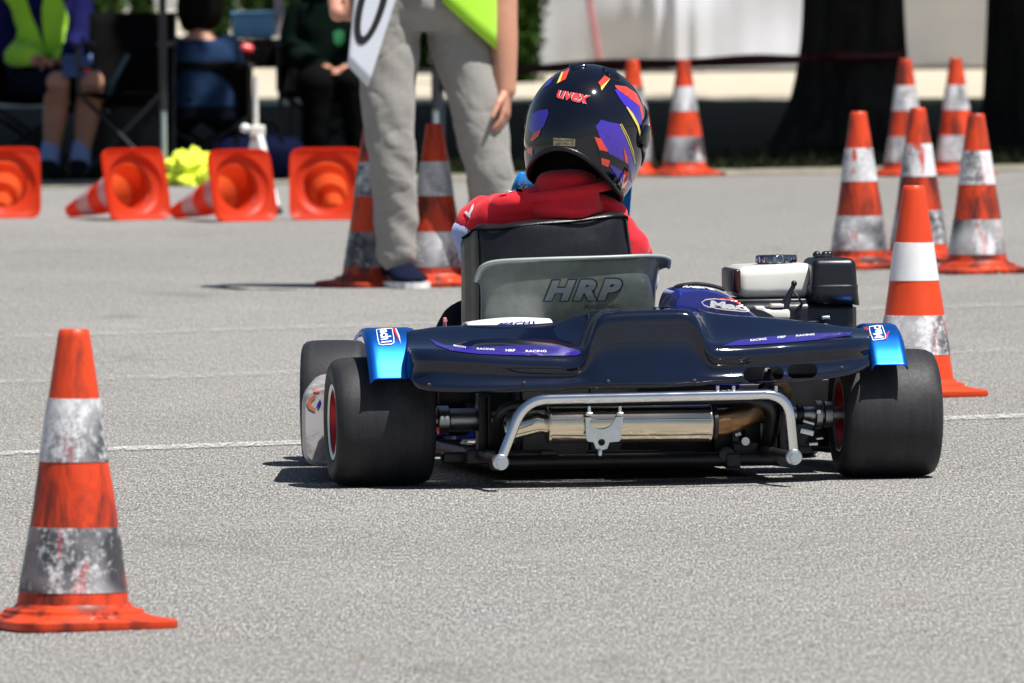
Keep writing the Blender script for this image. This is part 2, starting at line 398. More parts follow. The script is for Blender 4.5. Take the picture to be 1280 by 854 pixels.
def make_tyre(wid, rad, rimr):
    h = wid / 2
    prof = [(rimr, -h * .86), (rimr + .008, -h * .925), (rad * .68, -h * .97), (rad * .77, -h), (rad * .86, -h * .99), (rad * .93, -h * .94), (rad * .972, -h * .84), (rad * .993, -h * .68), (rad, -h * .3)]
    prof = prof + [(r, -y) for r, y in prof[::-1]]
    # inside surface so the tyre is a closed ring
    prof = prof + [(rimr - .004, h * .55), (rimr - .004, -h * .55), prof[0]]
    bm = new(); lathe(bm, prof, axis=(1, 0, 0), seg=72, caps=False); bmesh.ops.remove_doubles(bm, verts=bm.verts[:], dist=1e-5); return bm
def make_rim(wid, rimr, side):
    h = wid / 2
    prof = [(rimr - .0045, -h * .92), (rimr + .006, -h * .93), (rimr + .004, -h * .80), (rimr - .012, -h * .60), (rimr - .014, 0), (rimr - .012, h * .60), (rimr + .004, h * .80), (rimr + .006, h * .93), (rimr - .0045, h * .92), (rimr - .016, h * .6), (rimr - .019, 0), (.03, side * -.01), (.026, side * -.012), (.026, side * -.018), (.03, side * -.018), (rimr - .021, -.01), (rimr - .016, -h * .6), (rimr - .0045, -h * .92)]
    bm = new(); lathe(bm, prof, axis=(1, 0, 0), seg=48, caps=False); bmesh.ops.remove_doubles(bm, verts=bm.verts[:], dist=1e-5); return bm
def wheel(x, y, wid, rad, rimr, side, steer=0.):
    t = obj('wheel', make_rim(wid, rimr, side), 'rim_red', kart); t.location = (x, y, rad); t.rotation_euler = (0, 0, steer)
    obj('tyre', make_tyre(wid, rad, rimr), 'tyre_rubber', t)
    h = wid / 2
    for s in (-1, 1): bm = new(); lathe(bm, [(rimr - .003, s * (h * .92 + .001)), (rimr + .002, s * (h * .96)), (rimr + .0075, s * (h * .955)), (rimr + .007, s * h * .92), (rimr - .003, s * (h * .92 + .001))], axis=(1, 0, 0), seg=48, caps=False); obj('rim_lip', bm, 'zinc', t)
    bm = new(); lathe(bm, [(.024, -h * .5), (.026, -h * .5), (.026, h * .4), (.018, h * .42)], axis=(side, 0, 0), seg=20); obj('hub', bm, 'dull_steel', t)
xl = K(412.5, 530, 0).x; xr = K(1168, 515, 0).x
RW = .208
wheel(xl + RW / 2, 0, RW, .134, .071, -1); wheel(xr - RW / 2, 0, RW, .134, .071, 1)
FY = 1.04; fx = K(371, 500, FY).x
wheel(fx + .082, FY, .14, .134, .068, -1, R(-10)); wheel(-(fx + .082) + (xl + xr), FY, .14, .134, .068, 1, R(-10))

# --- rear fairing: one moulded shell lofted across the kart
ST = [(509, 411, 440, 476, -.05, -.16, -.17), (514, 410, 440, 482, -.05, -.19, -.20), (524, 409, 440, 488, -.06, -.215, -.225), (545, 406, 440, 491, -.06, -.235, -.25), (580, 404, 442, 492, -.08, -.25, -.262), (625, 403, 445, 492, -.08, -.26, -.27), (660, 402, 447, 491, -.085, -.264, -.272), (692, 400, 448, 490, -.09, -.266, -.274), (712, 394, 449, 488, -.10, -.266, -.274), (726, 389, 446, 487, -.11, -.266, -.274),
      (736, 387, 428, 487, -.12, -.266, -.275), (746, 386, 401, 487, -.13, -.264, -.277), (758, 385, 392, 487, -.14, -.26, -.278), (780, 384, 389.5, 486.5, -.14, -.258, -.278), (817, 383, 388, 486, -.14, -.257, -.277), (850, 382, 387.5, 485, -.14, -.257, -.276), (863, 382.5, 390, 484, -.14, -.258, -.275), (873, 384, 402, 484, -.13, -.262, -.274), (882, 386, 424, 483, -.12, -.265, -.273), (893, 388, 436, 482, -.11, -.266, -.272),
      (920, 391, 435.5, 481, -.10, -.262, -.268), (960, 394, 432.5, 479.5, -.09, -.25, -.257), (1000, 398, 429.5, 478, -.08, -.238, -.245), (1040, 403.5, 427, 474.5, -.07, -.22, -.226), (1066, 407, 425.5, 469.5, -.06, -.20, -.206), (1080, 409, 425, 465, -.055, -.18, -.184), (1087, 410, 425, 461, -.05, -.165, -.168)]
cx = [s[0] for s in ST]
def cub(col, x):
    xs = cx; ys = [s[col] for s in ST]; i = min(max(np.searchsorted(xs, x) - 1, 0), len(xs) - 2)
    def sl_(j):
        if j <= 0 or j >= len(xs) - 1: return 0
        a = (ys[j] - ys[j - 1]) / (xs[j] - xs[j - 1]); b = (ys[j + 1] - ys[j]) / (xs[j + 1] - xs[j]); return 0 if a * b <= 0 else 2 * a * b / (a + b)
    h = xs[i + 1] - xs[i]; t = (x - xs[i]) / h
    return ys[i] * (2 * t ** 3 - 3 * t * t + 1) + h * sl_(i) * (t ** 3 - 2 * t * t + t) + ys[i + 1] * (-2 * t ** 3 + 3 * t * t) + h * sl_(i + 1) * (t ** 3 - t * t)
def fairing_row(px):
    T, L, B = (K(px, cub(c, px), cub(c + 3, px)) for c in (1, 2, 3))
    x = T.x; back = Vector((x, T.y + .05, T.z - .035)); und = Vector((B.x, B.y + .05, B.z + .004))
    slope = abs(L.z - T.z); sag = min(slope, .07) * .12
    pts = []
    def fil(a, b, c, r, n):
        r1 = min(r, (a - b).length * .45); r2 = min(r, (c - b).length * .45); s = b + (a - b).normalized() * r1; e = b + (c - b).normalized() * r2
        return [s * (1 - t) ** 2 + b * 2 * t * (1 - t) + e * t * t for t in [i / n for i in range(n + 1)]]
    a = fil(back, T, L, .022, 6); b = fil(T, L, B, .02, 8); c = fil(L, B, und, .014, 5)
    mid = []
    for i in range(1, 8):
        t = i / 8; p = a[-1].lerp(b[0], t); p.z -= sag * math.sin(math.pi * t) * 1.0; mid.append(p)
    dn = []
    for i in range(1, 8):
        t = i / 8; p = b[-1].lerp(c[0], t); p.y += .010 * math.sin(math.pi * t); dn.append(p)
    return [back] + a + mid + b + dn + c + [und]
xs = []
for a, b in zip(cx, cx[1:]):
    n = max(2, int((b - a) / 4)); xs += [a + (b - a) * i / n for i in range(n)]
xs.append(cx[-1])
bm = new(); grid(bm, [fairing_row(x) for x in xs])
fairing = obj('rear_fairing', bm, 'gloss_black_plastic', kart, True, 70)
solid(fairing, .0035, -1 if True else 1)
# the two slots in the right half are cut right through
def capsule_cut(x0, x1, yc, hh, yl):
    bm = new(); pts = []
    for i in range(9):
        a = math.pi / 2 + math.pi * i / 8; pts.append((x0 + hh + hh * math.cos(a), yc - hh * math.sin(a)))
    for i in range(9):
        a = -math.pi / 2 + math.pi * i / 8; pts.append((x1 - hh + hh * math.cos(a), yc - hh * math.sin(a)))
    A = [bm.verts.new(K(p[0], p[1] + (p[0] - 978) * -.03, yl - .08)) for p in pts]; B = [bm.verts.new(K(p[0], p[1] + (p[0] - 978) * -.03, yl + .1)) for p in pts]
    bm.faces.new(A); bm.faces.new(B[::-1])
    for i in range(len(A)): bm.faces.new((A[i], A[(i + 1) % len(A)], B[(i + 1) % len(A)], B[i]))
    o = obj('cutter', bm, 'black_steel', kart, False); return o
for sx0, sx1, yc, hh in ((929, 980, 467, 9), (984, 1022, 464.5, 9)):
    ct = capsule_cut(sx0, sx1, yc, hh, -.255); md = fairing.modifiers.new('cut', 'BOOLEAN'); md.object = ct; md.operation = 'DIFFERENCE'; md.solver = 'EXACT'
    bake(fairing); bpy.data.objects.remove(ct)
fairing.data.set_sharp_from_angle(angle=R(50))
FB = bvh_of(fairing)
bm = new(); c = K(556, 403, -.03); box(bm, c, (.006, .012, .02), .0015); lathe(bm, [(.004, 0), (.004, .006)], c + Vector((0, -.006, .004)), (0, -1, 0), 10); obj('clip', bm, 'zinc', fairing)
for px, py, dy in ((536, 482, -.255), (655, 480, -.282), (760, 478, -.287), (868, 477, -.284), (1052, 461, -.225)):
    h = FB.ray_cast(CAM, ray(px, py))
    if h[0] is not None: bm = new(); c = KI @ h[0]; lathe(bm, [(.0050, -.001), (.0050, .0022), (.0030, .0034)], c, (0, -1, .05), 14); obj('bolt', bm, 'black_steel', fairing)
# purple strips with small white lettering, white strip on the left shoulder
L0 = [(537, 424), (556, 432), (600, 434.5), (660, 432), (705, 434), (724, 438.5), (727, 442), (720, 445), (660, 445), (600, 443), (565, 439), (545, 432)]
sL = decal('purple_strip', L0, FB, 'purple_film', kart)
R0 = [(903, 433), (925, 425.5), (960, 421.5), (1010, 418), (1050, 416), (1066, 416), (1062, 420), (1030, 424.5), (980, 429), (930, 432)]
sR = decal('purple_strip', R0, FB, 'purple_film', kart)
sL['label'] = 'purple sticker strip along the left shelf'; sR['label'] = 'purple sticker strip along the right shelf'
for body, q in (('MACH1', ((567, 434), (582, 436.5), (567, 431.8), (582, 434.3))), ('RACING', ((596, 438.2), (618, 439), (596, 436), (618, 436.8))), ('HRP', ((632, 440.8), (644, 441.0), (632, 437.6), (644, 437.8))), ('RACING', ((657, 441.6), (683, 441.6), (657, 438.8), (683, 438.8)))):
    textdecal('lettering', body, q, FB, 'sticker_white', sL, .0022, .02)
for body, q in (('RACING', ((938, 428), (958, 426), (938, 425.4), (958, 423.4))), ('HRP', ((972, 424.2), (982, 423.4), (972, 421.6), (982, 420.8))), ('RACING', ((995, 422.2), (1018, 420.2), (995, 419.8), (1018, 417.8)))):
    textdecal('lettering', body, q, FB, 'sticker_white', sR, .0022, .02)

# --- blue fenders over the rear tyres
def fender(xa, xb, yT, q, label):
    # profile runs from ahead of the axle over the tyre top and down behind it
    zt = K(790, yT, 0).z; 
    prof = [(.10, zt - .018), (.05, zt - .004), (.0, zt), (-.045, zt - .005 * q), (-.085, zt - .026 * q), (-.118, zt - .060 * q), (-.145, zt - .098 * q), (-.150, zt - .106 * q)]
    prof = smooth_path([(0, a, b) for a, b in prof], 5)
    rows = []
    n = 14
    for p in prof:
        row = []
        for i in range(n + 1):
            t = i / n; e = min(t, 1 - t) * n; dz = -.010 * max(0, 1 - e / 1.6) ** 2
            row.append((xa + (xb - xa) * t, p.y, p.z + dz))
        rows.append(row)
    bm = new(); grid(bm, rows); f = obj('fender', bm, 'blue_metallic_film', kart, True, 60); f['label'] = label
    solid(f, .004, 1); return f
zc = K(790, 602, 0).z
fl = fender(K(451, 412, 0).x, K(511, 411, 0).x + .012, 411.5 + 0, .92, 'blue fender over the left rear tyre')
fr = fender(K(1078, 409, 0).x - .006, K(1118, 408, 0).x, 409.5, .74, 'blue fender over the right rear tyre')
# match heights on each side (the camera is slightly rolled)
fl.location.z = K(480, 412, 0).z - K(790, 411.5, 0).z; fr.location.z = K(1100, 406.5, 0).z - K(790, 409.5, 0).z
FBL = bvh_of(fl); FBR = bvh_of(fr)
# left sticker: letters turned to read downwards;  right one reads upwards
def outline(pts, wid):           # closed line of given width as polygon pieces
    bm = new(); P = [Vector((p[0], p[1], 0)) for p in pts]; n = len(P); A = []; B = []
    for i in range(n):
        t = (P[(i + 1) % n] - P[i - 1]).normalized(); nn = Vector((-t.y, t.x, 0)); A.append(bm.verts.new(P[i] + nn * wid / 2)); B.append(bm.verts.new(P[i] - nn * wid / 2))
    for i in range(n): j = (i + 1) % n; bm.faces.new((A[i], A[j], B[j], B[i]))
    return bm
st = project('lettering', text_bm('ach1', quadmap((474.5, 413.5), (476.5, 429.5), (487, 412), (490, 428)), .03), FBL, 'sticker_white', fl, .0018, 2)
project('sticker_outline', outline([(470.5, 413), (472.5, 426), (474, 431.2), (478, 431.8), (489, 431), (492.5, 429), (492, 422), (490, 411.5), (480, 412)], 1.0), FBL, 'sticker_white', fl, .0018, 2)
decal('sticker_stroke', [(490.5, 411.6), (493.5, 411.6), (497, 420), (499, 427), (494.5, 419)], FBL, 'sticker_red', fl, .0018, 2)
decal('sticker_stroke', [(493.8, 411.6), (495.2, 411.6), (499.4, 421), (501, 431), (498.4, 423)], FBL, 'sticker_white', fl, .0022, 2)
project('lettering', text_bm('Mac', quadmap((1104.5, 422.5), (1100.5, 408.5), (1093.5, 424), (1088.5, 410)), .03), FBR, 'sticker_white', fr, .0018, 2)
project('sticker_outline', outline([(1091.5, 426), (1106, 424.2), (1107.2, 421), (1102.6, 408.2), (1096, 408), (1086.5, 409.5), (1087.8, 416)], 1.0), FBR, 'sticker_white', fr, .0018, 2)
decal('sticker_stroke', [(1106.5, 420.5), (1112, 414), (1108, 424.5), (1104.5, 425.5)], FBR, 'sticker_red', fr, .0018, 2)
decal('sticker_stroke', [(1080.5, 410), (1084, 409.5), (1089.5, 420.5), (1087, 421)], FBR, 'sticker_red', fr, .0018, 2)

# --- chrome bumper bar with end rollers
YB = -.34
pb = [K(626, 575, YB), K(650, 505, YB), K(672, 496.5, YB), K(965, 491, YB), K(985, 498, YB), K(992, 569, YB)]
bm = new(); tube(bm, round_path([K(626, 575, YB), K(656, 499.5, YB), K(985, 492.5, YB), K(992, 568, YB)], .05, 9), .0108, 18)
bar = obj('bumper_bar', bm, 'chrome', kart)
for px, py in ((625, 577.5), (991.5, 571)):
    c = K(px, py, YB); bm = new()
    lathe(bm, [(.006, -.016), (.014, -.016), (.0165, -.013), (.0165, .004), (.012, .006)], c, (0, 1, 0), 24); rl = obj('end_roller', bm, 'zinc', bar)
    bm = new(); lathe(bm, [(.0105, -.030), (.0105, -.017)], c, (0, 1, 0), 6); lathe(bm, [(.0125, -.0172), (.0125, -.0162)], c, (0, 1, 0), 20); obj('bolt', bm, 'zinc', rl)
    bm = new(); tube(bm, [c + Vector((0, .01, 0)), c + Vector((-.01 if px < 800 else -.02, .10, .004)), c + Vector((-.01 if px < 800 else -.02, .26, .004))], .0105, 12); obj('stay', bm, 'black_steel', bar)
for px in (897, 917, 970):
    c = K(px, 490, YB); bm = new(); lathe(bm, [(.004, 0), (.004, .012), (.002, .013)], c, (0, 0, 1), 8); obj('rivet', bm, 'zinc', bar)

# --- silencer and pipes
YM = -.215
a = K(684, 531, YM); b = K(888, 529, YM); ax = (b - a).normalized(); Ln = (b - a).length
bm = new(); r0 = .0385
lathe(bm, [(.022, -.002), (r0 - .004, -.002), (r0, .0), (r0 + .0012, .002), (r0 + .0012, .005), (r0, .007), (r0, Ln * .33), (r0, Ln * .66), (r0, Ln - .007), (r0 + .0012, Ln - .005), (r0 + .0012, Ln - .002), (r0, Ln), (r0 - .004, Ln + .002), (.022, Ln + .002)], a, ax, 48)
sil = obj('silencer', bm, 'stainless', kart)
bm = new(); p0 = K(634, 539, YM + .02); p1 = K(672, 529, YM); tube(bm, [p0, p0.lerp(p1, .1), p0.lerp(p1, .9), p1, p1.lerp(a, .5), a], [.0235, .0225, .0225, .0225, .0195, .0195], 28); obj('outlet_pipe', bm, 'stainless', sil)
bm = new(); c0 = K(632, 535, YM + .03); lathe(bm, [(.020, 0), (.032, .004), (.034, .018), (.020, .022)], c0, (1, -.2, .05), 24); obj('pipe_flange', bm, 'dull_steel', sil)
bm = new(); tube(bm, smooth_path([b + Vector((.0, 0, 0)), K(905, 528, YM), K(925, 521, YM + .02), K(945, 509, YM + .08), K(958, 500, YM + .16), K(975, 490, YM + .3)], 6), [.026] * 31, 24); obj('exhaust_pipe', bm, 'hot_pipe', sil)
bm = new(); lathe(bm, [(.03, 0), (.034, .001), (.034, .008), (.03, .009)], b + ax * .004, ax, 24); obj('end_ring', bm, 'black_steel', sil)
# clamp bracket: two lugs, a U-shaped plate and a hole
YC = YM - .047
def plate(name, outer, inner, y, t, mat, par):
    bm = new(); vs_ = [bm.verts.new(K(p[0], p[1], y)) for p in outer]; es = [bm.edges.new((vs_[i], vs_[(i + 1) % len(vs_)])) for i in range(len(vs_))]
    if inner:
        vi = [bm.verts.new(K(p[0], p[1], y)) for p in inner]; es += [bm.edges.new((vi[i], vi[(i + 1) % len(vi)])) for i in range(len(vi))]
    bmesh.ops.triangle_fill(bm, use_beauty=True, use_dissolve=False, edges=es)
    g = bmesh.ops.extrude_face_region(bm, geom=bm.faces[:]); bmesh.ops.translate(bm, verts=[v for v in g['geom'] if isinstance(v, bmesh.types.BMVert)], vec=(0, t, 0))
    return obj(name, bm, mat, par, False)
arc = [(752 + 15.5 * math.cos(a_), 524 + 13 * math.sin(a_)) for a_ in [math.pi * i / 12 for i in range(13)]][::-1]
outl = [(732, 522), (739, 522)] + [(p[0], p[1]) for p in arc[1:-1]] + [(771, 521), (779, 521), (778, 530), (776, 549), (774, 552), (762, 553), (759, 561), (752, 563), (745, 561), (742, 553), (735, 552), (733, 549)]
clamp = plate('clamp_bracket', outl, [(752 + 4.5 * math.cos(2 * math.pi * i / 12), 553 + 4.5 * math.sin(2 * math.pi * i / 12)) for i in range(12)], YC, .006, 'zinc', sil)
for px in (736.5, 775):
    bm = new(); c = K(px, 520, YC + .003); box(bm, c + Vector((0, 0, .004)), (.016, .012, .008), .003); lathe(bm, [(.004, 0), (.004, .02)], c, (0, 0, 1), 8); obj('bolt', bm, 'zinc', clamp)
bm = new(); c = K(750, 570, YC); lathe(bm, [(.003, 0), (.005, .004), (.005, .01), (.003, .016)], c, (0, 0, 1), 8); obj('bolt', bm, 'zinc', clamp)

# --- axle, hubs, carriers
ZA = .134
bm = new(); tube(bm, [(xl + .12, 0, ZA), (xr - .12, 0, ZA)], .0165, 24); axle = obj('rear_axle', bm, 'dull_steel', kart)
bm = new(); tube(bm, [(K(562, 530, 0).x, 0, ZA), (K(594, 530, 0).x, 0, ZA)], .024, 24); obj('axle_sleeve', bm, 'dull_steel', axle)
for p0, p1, r_, mt in ((546, 561, .030, 'dull_steel'), (1018, 1027, .030, 'dull_steel'), (1029, 1040, .027, 'dull_steel'), (594, 604, .030, 'black_steel'), (995, 1004, .022, 'black_steel')):
    A = K(p0, 525, 0).x; B = K(p1, 525, 0).x; bm = new(); lathe(bm, [(r_ * .8, 0), (r_, .002), (r_, (B - A) - .002), (r_ * .8, (B - A))], (A, 0, ZA), (1, 0, 0), 28); obj('axle_hub', bm, mt, axle)
for px in (550, 556, 1020):
    c = K(px, 520, 0); bm = new(); lathe(bm, [(.0045, 0), (.0045, .010)], (c.x, -.028, ZA + .006), (0, -1, 0), 10); obj('hub_bolt', bm, 'zinc', axle)
bm = new(); x0 = K(640, 530, .03).x; lathe(bm, [(.02, 0), (.095, .001), (.095, .007), (.02, .008)], (x0, .0, ZA), (1, 0, 0), 48); obj('brake_disc', bm, 'dark_gunmetal', axle)
bm = new(); x0 = K(956, 530, .03).x; n = 60; rr = []
for i in range(n * 2): rr.append(.098 if i % 2 else .090)
for s in (0, .006):
    pass
A = [bm.verts.new((x0, rr[i] * math.cos(math.pi * i / n), ZA + rr[i] * math.sin(math.pi * i / n))) for i in range(2 * n)]; B = [bm.verts.new((v.co.x + .006, v.co.y, v.co.z)) for v in A]
bm.faces.new(A); bm.faces.new(B[::-1])
for i in range(2 * n): bm.faces.new((A[i], A[(i + 1) % (2 * n)], B[(i + 1) % (2 * n)], B[i]))
obj('sprocket', bm, 'dark_gunmetal', axle, False)
# --- chassis: tubes, carriers, brackets
bm = new()
for s in (-1, 1):
    tube(bm, round_path([(s * .30, -.12, .048), (s * .30, .35, .048), (s * .33, .7, .048), (s * .22, 1.2, .048)], .12), .0155, 14)
for y in (-.10, .30, .72): tube(bm, [(-.31, y, .048), (.31, y, .048)], .0155, 14)
tube(bm, round_path([(-.30, -.05, .050), (-.30, -.18, .17), (.27, -.18, .17), (.27, -.05, .05)], .05), .0115, 12)
tube(bm, [(-.34, 1.04, .1), (.34, 1.04, .1)], .014, 12)
frame = obj('chassis_frame', bm, 'black_steel', kart)
for px0, px1, y0, y1 in ((597, 606, 492, 578), (608, 612, 494, 572), (962, 969, 492, 560), (972, 980, 494, 566)):
    A = K(px0, y1, -.03); B = K(px1, y0, -.03); bm = new(); c = (A + B) / 2; box(bm, c, (abs(B.x - A.x), .05, abs(B.z - A.z)), .002); obj('bearing_carrier', bm, 'black_steel', frame)
for (px, py, w_, h_, dy) in ((600, 571, .06, .03, -.10), (570, 572, .06, .022, -.05), (930, 567, .055, .05, -.06), (915, 575, .03, .03, -.1), (902, 548, .04, .07, .02), (985, 556, .04, .02, -.02), (1000, 562, .05, .02, .02), (660, 566, .12, .014, -.08), (800, 566, .22, .012, -.05)):
    bm = new(); box(bm, K(px, py, dy), (w_, .05, h_), .004); obj('bracket', bm, 'black_steel', frame)
bm = new(); c = K(907, 568, -.1); lathe(bm, [(.010, -.02), (.016, -.018), (.016, .02), (.01, .022)], c, (0, 1, 0), 20); obj('tube_cap', bm, 'black_steel', frame)
bm = new(); box(bm, K(945, 541, .05), (.052, .02, .055), .003); obj('mount_plate', bm, 'dark_gunmetal', frame)
bm = new(); box(bm, K(954, 540, .035), (.012, .004, .045), .001); obj('mount_plate', bm, 'dull_steel', frame)
c = K(931, 551.5, -.1); bm = new(); lathe(bm, [(.0075, 0), (.0085, .002), (.0085, .012)], c, (0, -1, 0), 20); lathe(bm, [(.003, .0125), (.005, .0135), (.003, .0135)], c, (0, -1, 0), 12); obj('bolt', bm, 'zinc', frame)
for px, py, w_, h_, rz in ((922, 543, .014, .010, .6), (916, 536, .022, .008, -.5), (1016, 555, .02, .007, .1), (1024, 548, .016, .005, .2), (580, 553, .014, .004, .5), (587, 555, .008, .005, 0), (1008, 540, .03, .012, -.5), (1010, 528, .026, .006, -.6)):
    bm = new(); box(bm, K(px, py, -.03), (w_, .02, h_), .0015, Matrix.Rotation(-rz * .5, 4, 'Y').to_quaternion()); obj('fitting', bm, 'zinc', frame)
bm = new(); tube(bm, smooth_path([K(676, 566, -.12), K(650, 565, -.14), K(620, 572, -.14), K(600, 566, -.1)], 5), .003, 8); obj('cable', bm, 'engine_black', frame); bm = new(); tube(bm, smooth_path([K(980, 500, -.08), K(976, 520, -.1), K(970, 545, -.08), K(950, 558, -.06)], 5), .004, 8); obj('cable', bm, 'engine_black', frame)
for pa, pb_, yl in (((606, 484), (742, 572), .06), ((738, 480), (962, 572), .055), ((960, 474), (1036, 560), .14), ((548, 484), (612, 505), .10)):
    A = K(pa[0], pb_[1], yl); B = K(pb_[0], pa[1], yl); bm = new(); box(bm, (A + B) / 2, (B.x - A.x, .006, B.z - A.z), .002); obj('dark_fill_plate', bm, 'black_steel', frame)  # added black plates standing in for the shaded interior below the fairing
bm = new(); box(bm, (0, .62, .030), (.56, 1.0, .004), .001); obj('floor_tray', bm, 'dark_gunmetal', frame)
# --- side pods (left one shows white between the tyres)
def pod(x0, x1, mat, lab):
    rows = []
    for i in range(15):
        t = i / 14; y = .17 + .68 * t; e = min(t, 1 - t); sh = 1 - .12 * max(0, 1 - e * 10) ** 2
        row = []
        cxm = (x0 + x1) / 2; cz = .118
        for k_ in range(28):
            a = 2 * math.pi * k_ / 28; ca, sa = math.cos(a), math.sin(a); q = 5.
            row.append((cxm + (.105 * t if x0 < 0 else -.105 * t) + abs(x1 - x0) / 2 * sh * math.copysign(abs(ca) ** (2 / q), ca), y, cz + .088 * sh * math.copysign(abs(sa) ** (2 / q), sa)))
        rows.append(row)
    bm = new(); V = grid(bm, rows, True); bm.faces.new(V[0][::-1]); bm.faces.new(V[-1]); o = obj('side_pod', bm, mat, kart); o['label'] = lab; return o
px0 = K(373.5, 520, .2).x
pod_l = pod(px0, px0 + .17, 'pod_white', 'white side pod with orange marks on the left'); pod_r = pod(xl + xr - px0 - .17, xl + xr - px0, 'black_vinyl', 'black side pod on the right')
PB = bvh_of(pod_l)
for poly, mt in (([(386, 498), (394, 493), (395, 497), (389, 503), (389, 508), (395, 511), (394, 515), (386, 511), (383.5, 504)], 'pod_orange'), ([(391, 486), (401, 488), (399, 491), (392, 490)], 'pod_orange'), ([(396, 506), (400, 499), (402, 505), (399, 512)], 'purple_film')):
    decal('pod_marking', poly, PB, mt, pod_l, .001, 3)
# --- nose, front panel, steering
rows = []
for i in range(13):
    t = i / 12; x = -.5 + t; yy = FY + .25 + .13 * math.sin(math.pi * t)
    rows.append([(x, yy + .12 * math.cos(a), .115 + .085 * math.sin(a)) for a in [2 * math.pi * j / 20 for j in range(20)]])
bm = new(); V = grid(bm, rows, True); bm.faces.new(V[0][::-1]); bm.faces.new(V[-1]); obj('nose_fairing', bm, 'blue_pod_paint', kart)
YN = .86
A = K(636, 221, YN); zt = K(650, 214.5, YN).z; cxn = K(712, 230, YN).x; hw = cxn - A.x
bm = new(); rows = []
for i in range(15):
    t = i / 14; z = .16 + (zt - .16) * t; wv = hw * (.92 + .08 * t) if t < .93 else hw * (1 - .10 * ((t - .93) / .07) ** 2)
    rows.append([(cxn + wv * u_, YN + (1 - t) * .22 + .05 * u_ * u_ * -1, z) for u_ in [-1 + 2 * j / 16 for j in range(17)]])
grid(bm, rows); fp = obj('front_panel', bm, 'sticker_white', kart); solid(fp, .006)
fp.data.materials[0] = simple('panel_blue', (.015, .20, .56), .25, 0, .1, 8)
PN = bvh_of(fp)
project('panel_marking', outline([(647, 229), (651, 227), (654, 230), (651, 233)], .9), PN, 'sticker_white', fp, .002, 3)
project('panel_marking', outline([(648, 234.5), (652, 234), (651, 237), (648, 237)], .9), PN, 'sticker_white', fp, .002, 3)
for pl in ([(654.5, 233.5), (659, 231), (659, 232.3), (655, 235)], [(653.5, 227), (656.5, 224.5), (656.8, 229.5), (655.4, 229.8)], [(654, 236), (658, 235), (657, 237.5)]): decal('panel_marking', pl, PN, 'sticker_white', fp, .002, 3)
SEATX = K(716, 400, .05).x
bm = new(); tube(bm, [(SEATX + .02, 1.0, .08), (SEATX + .01, .58, .43)], .010, 12); col = obj('steering_column', bm, 'black_steel', kart)
bm = new(); n = 36; c = Vector((SEATX + .01, .57, .44)); nrm = Vector((0, -.72, .62)).normalized(); u_, v_, _ = basis(nrm)
rows = [[c + (u_ * math.cos(t) + v_ * math.sin(t)) * (.14 + .012 * math.cos(s)) + nrm * .012 * math.sin(s) for s in [2 * math.pi * j / 10 for j in range(10)]] for t in [2 * math.pi * i / n for i in range(n)]]
V = grid(bm, rows + [rows[0]], True); bmesh.ops.remove_doubles(bm, verts=bm.verts[:], dist=1e-5)
for a_ in (0, math.pi): tube(bm, [c, c + (u_ * math.cos(a_)) * .14], .009, 8)
obj('steering_wheel', bm, 'black_vinyl', col)

# --- seat shell: wrap-round bucket
SX = SEATX; ztop = K(716, 330, .0).z
def shell_pt(th, t, grow=0.):
    # t 0 bottom .. 1 top ; th -100..100 deg, 0 = rear
    z = .05 + (ztop - .05) * t
    a = (.184 + .008 * t) + (.014 * ((t - .8) / .2) ** 2 if t > .8 else 0) * (1 if th > 0 else .3) + (.003 if th < 0 else 0) * min(1, abs(th)) + grow; yb = .16 - .15 * t - grow + (.022 * ((t - .72) / .28) ** 2 if t > .72 else 0); dep = .15 if th > 0 else .05
    q = abs(math.sin(th)) ** .72 * math.copysign(1, th)
    x = SX + a * q; y = yb + dep * (1 - max(0, math.cos(th)) ** .55) 
    return Vector((x, y, z))
rows = []
N = 48
for i in range(19):
    t = i / 18; rows.append([shell_pt(R(-78 + 156 * j / N), t * (1 - .10 * (abs(j / N - .5) * 2) ** 6)) for j in range(N + 1)])
# rolled lip at the top
lip = []
def topz(j):
    u = j / N * 2 - 1; return .006 * u + (.010 * max(0, (u - .55) / .45) ** 2 if u > .55 else 0)
for i in range(19):
    for j in range(N + 1): rows[i][j].z += topz(j) * (i / 18) ** 3
for k_ in range(7):
    a = math.pi * .5 * k_ / 6; row = []
    for j in range(N + 1):
        th = R(-78 + 156 * j / N); base = rows[18][j]; out = Vector((math.sin(th), -math.cos(th) * .8, 0)); g_ = .010 + (.012 if j > N * .80 else 0) * min(1, (j - N * .8) / 6 if j > N * .8 else 0)
        row.append(base + out * g_ * (1 - math.cos(a)) + Vector((0, 0, 1)) * .010 * math.sin(a))
    lip.append(row)
bm = new(); grid(bm, rows + lip[1:]); seat = obj('seat_shell', bm, 'seat_fibreglass', kart, True, 60); solid(seat, .005, 1)
bm = new(); tube(bm, [p + Vector((0, 0, .001)) for p in lip[-1]], [.0042] * (N + 1), 10); obj('seat_rim', bm, 'seat_lip', seat)
bm = new(); rows2 = []
for i in range(7):
    t = i / 6; rows2.append([(SX + .16 * (j / 8 - 1), .16 + .36 * t, .05 + .05 * (j / 8 - 1) ** 2 + .03 * t) for j in range(17)])
grid(bm, rows2); o = obj('seat_base', bm, 'seat_fibreglass', seat); solid(o, .005)
SB = bvh_of(seat); simple('letter_faint', (.045, .055, .055), .4)
qd = ((679, 377), (776, 371.5), (683, 351.5), (780, 346))
project('lettering', text_bm('HRP', quadmap((678, 377), (779, 376.5), (678, 349.5), (779, 346.5)), .09, .3, spacing=1.22), SB, 'letter_dark', seat, .0015, 4)
project('lettering', text_bm('HRP', quadmap((680.5, 375.6), (776.5, 375.1), (680.5, 351), (776.5, 348)), .058, .3, spacing=1.26), SB, 'letter_grey', seat, .0028, 4)
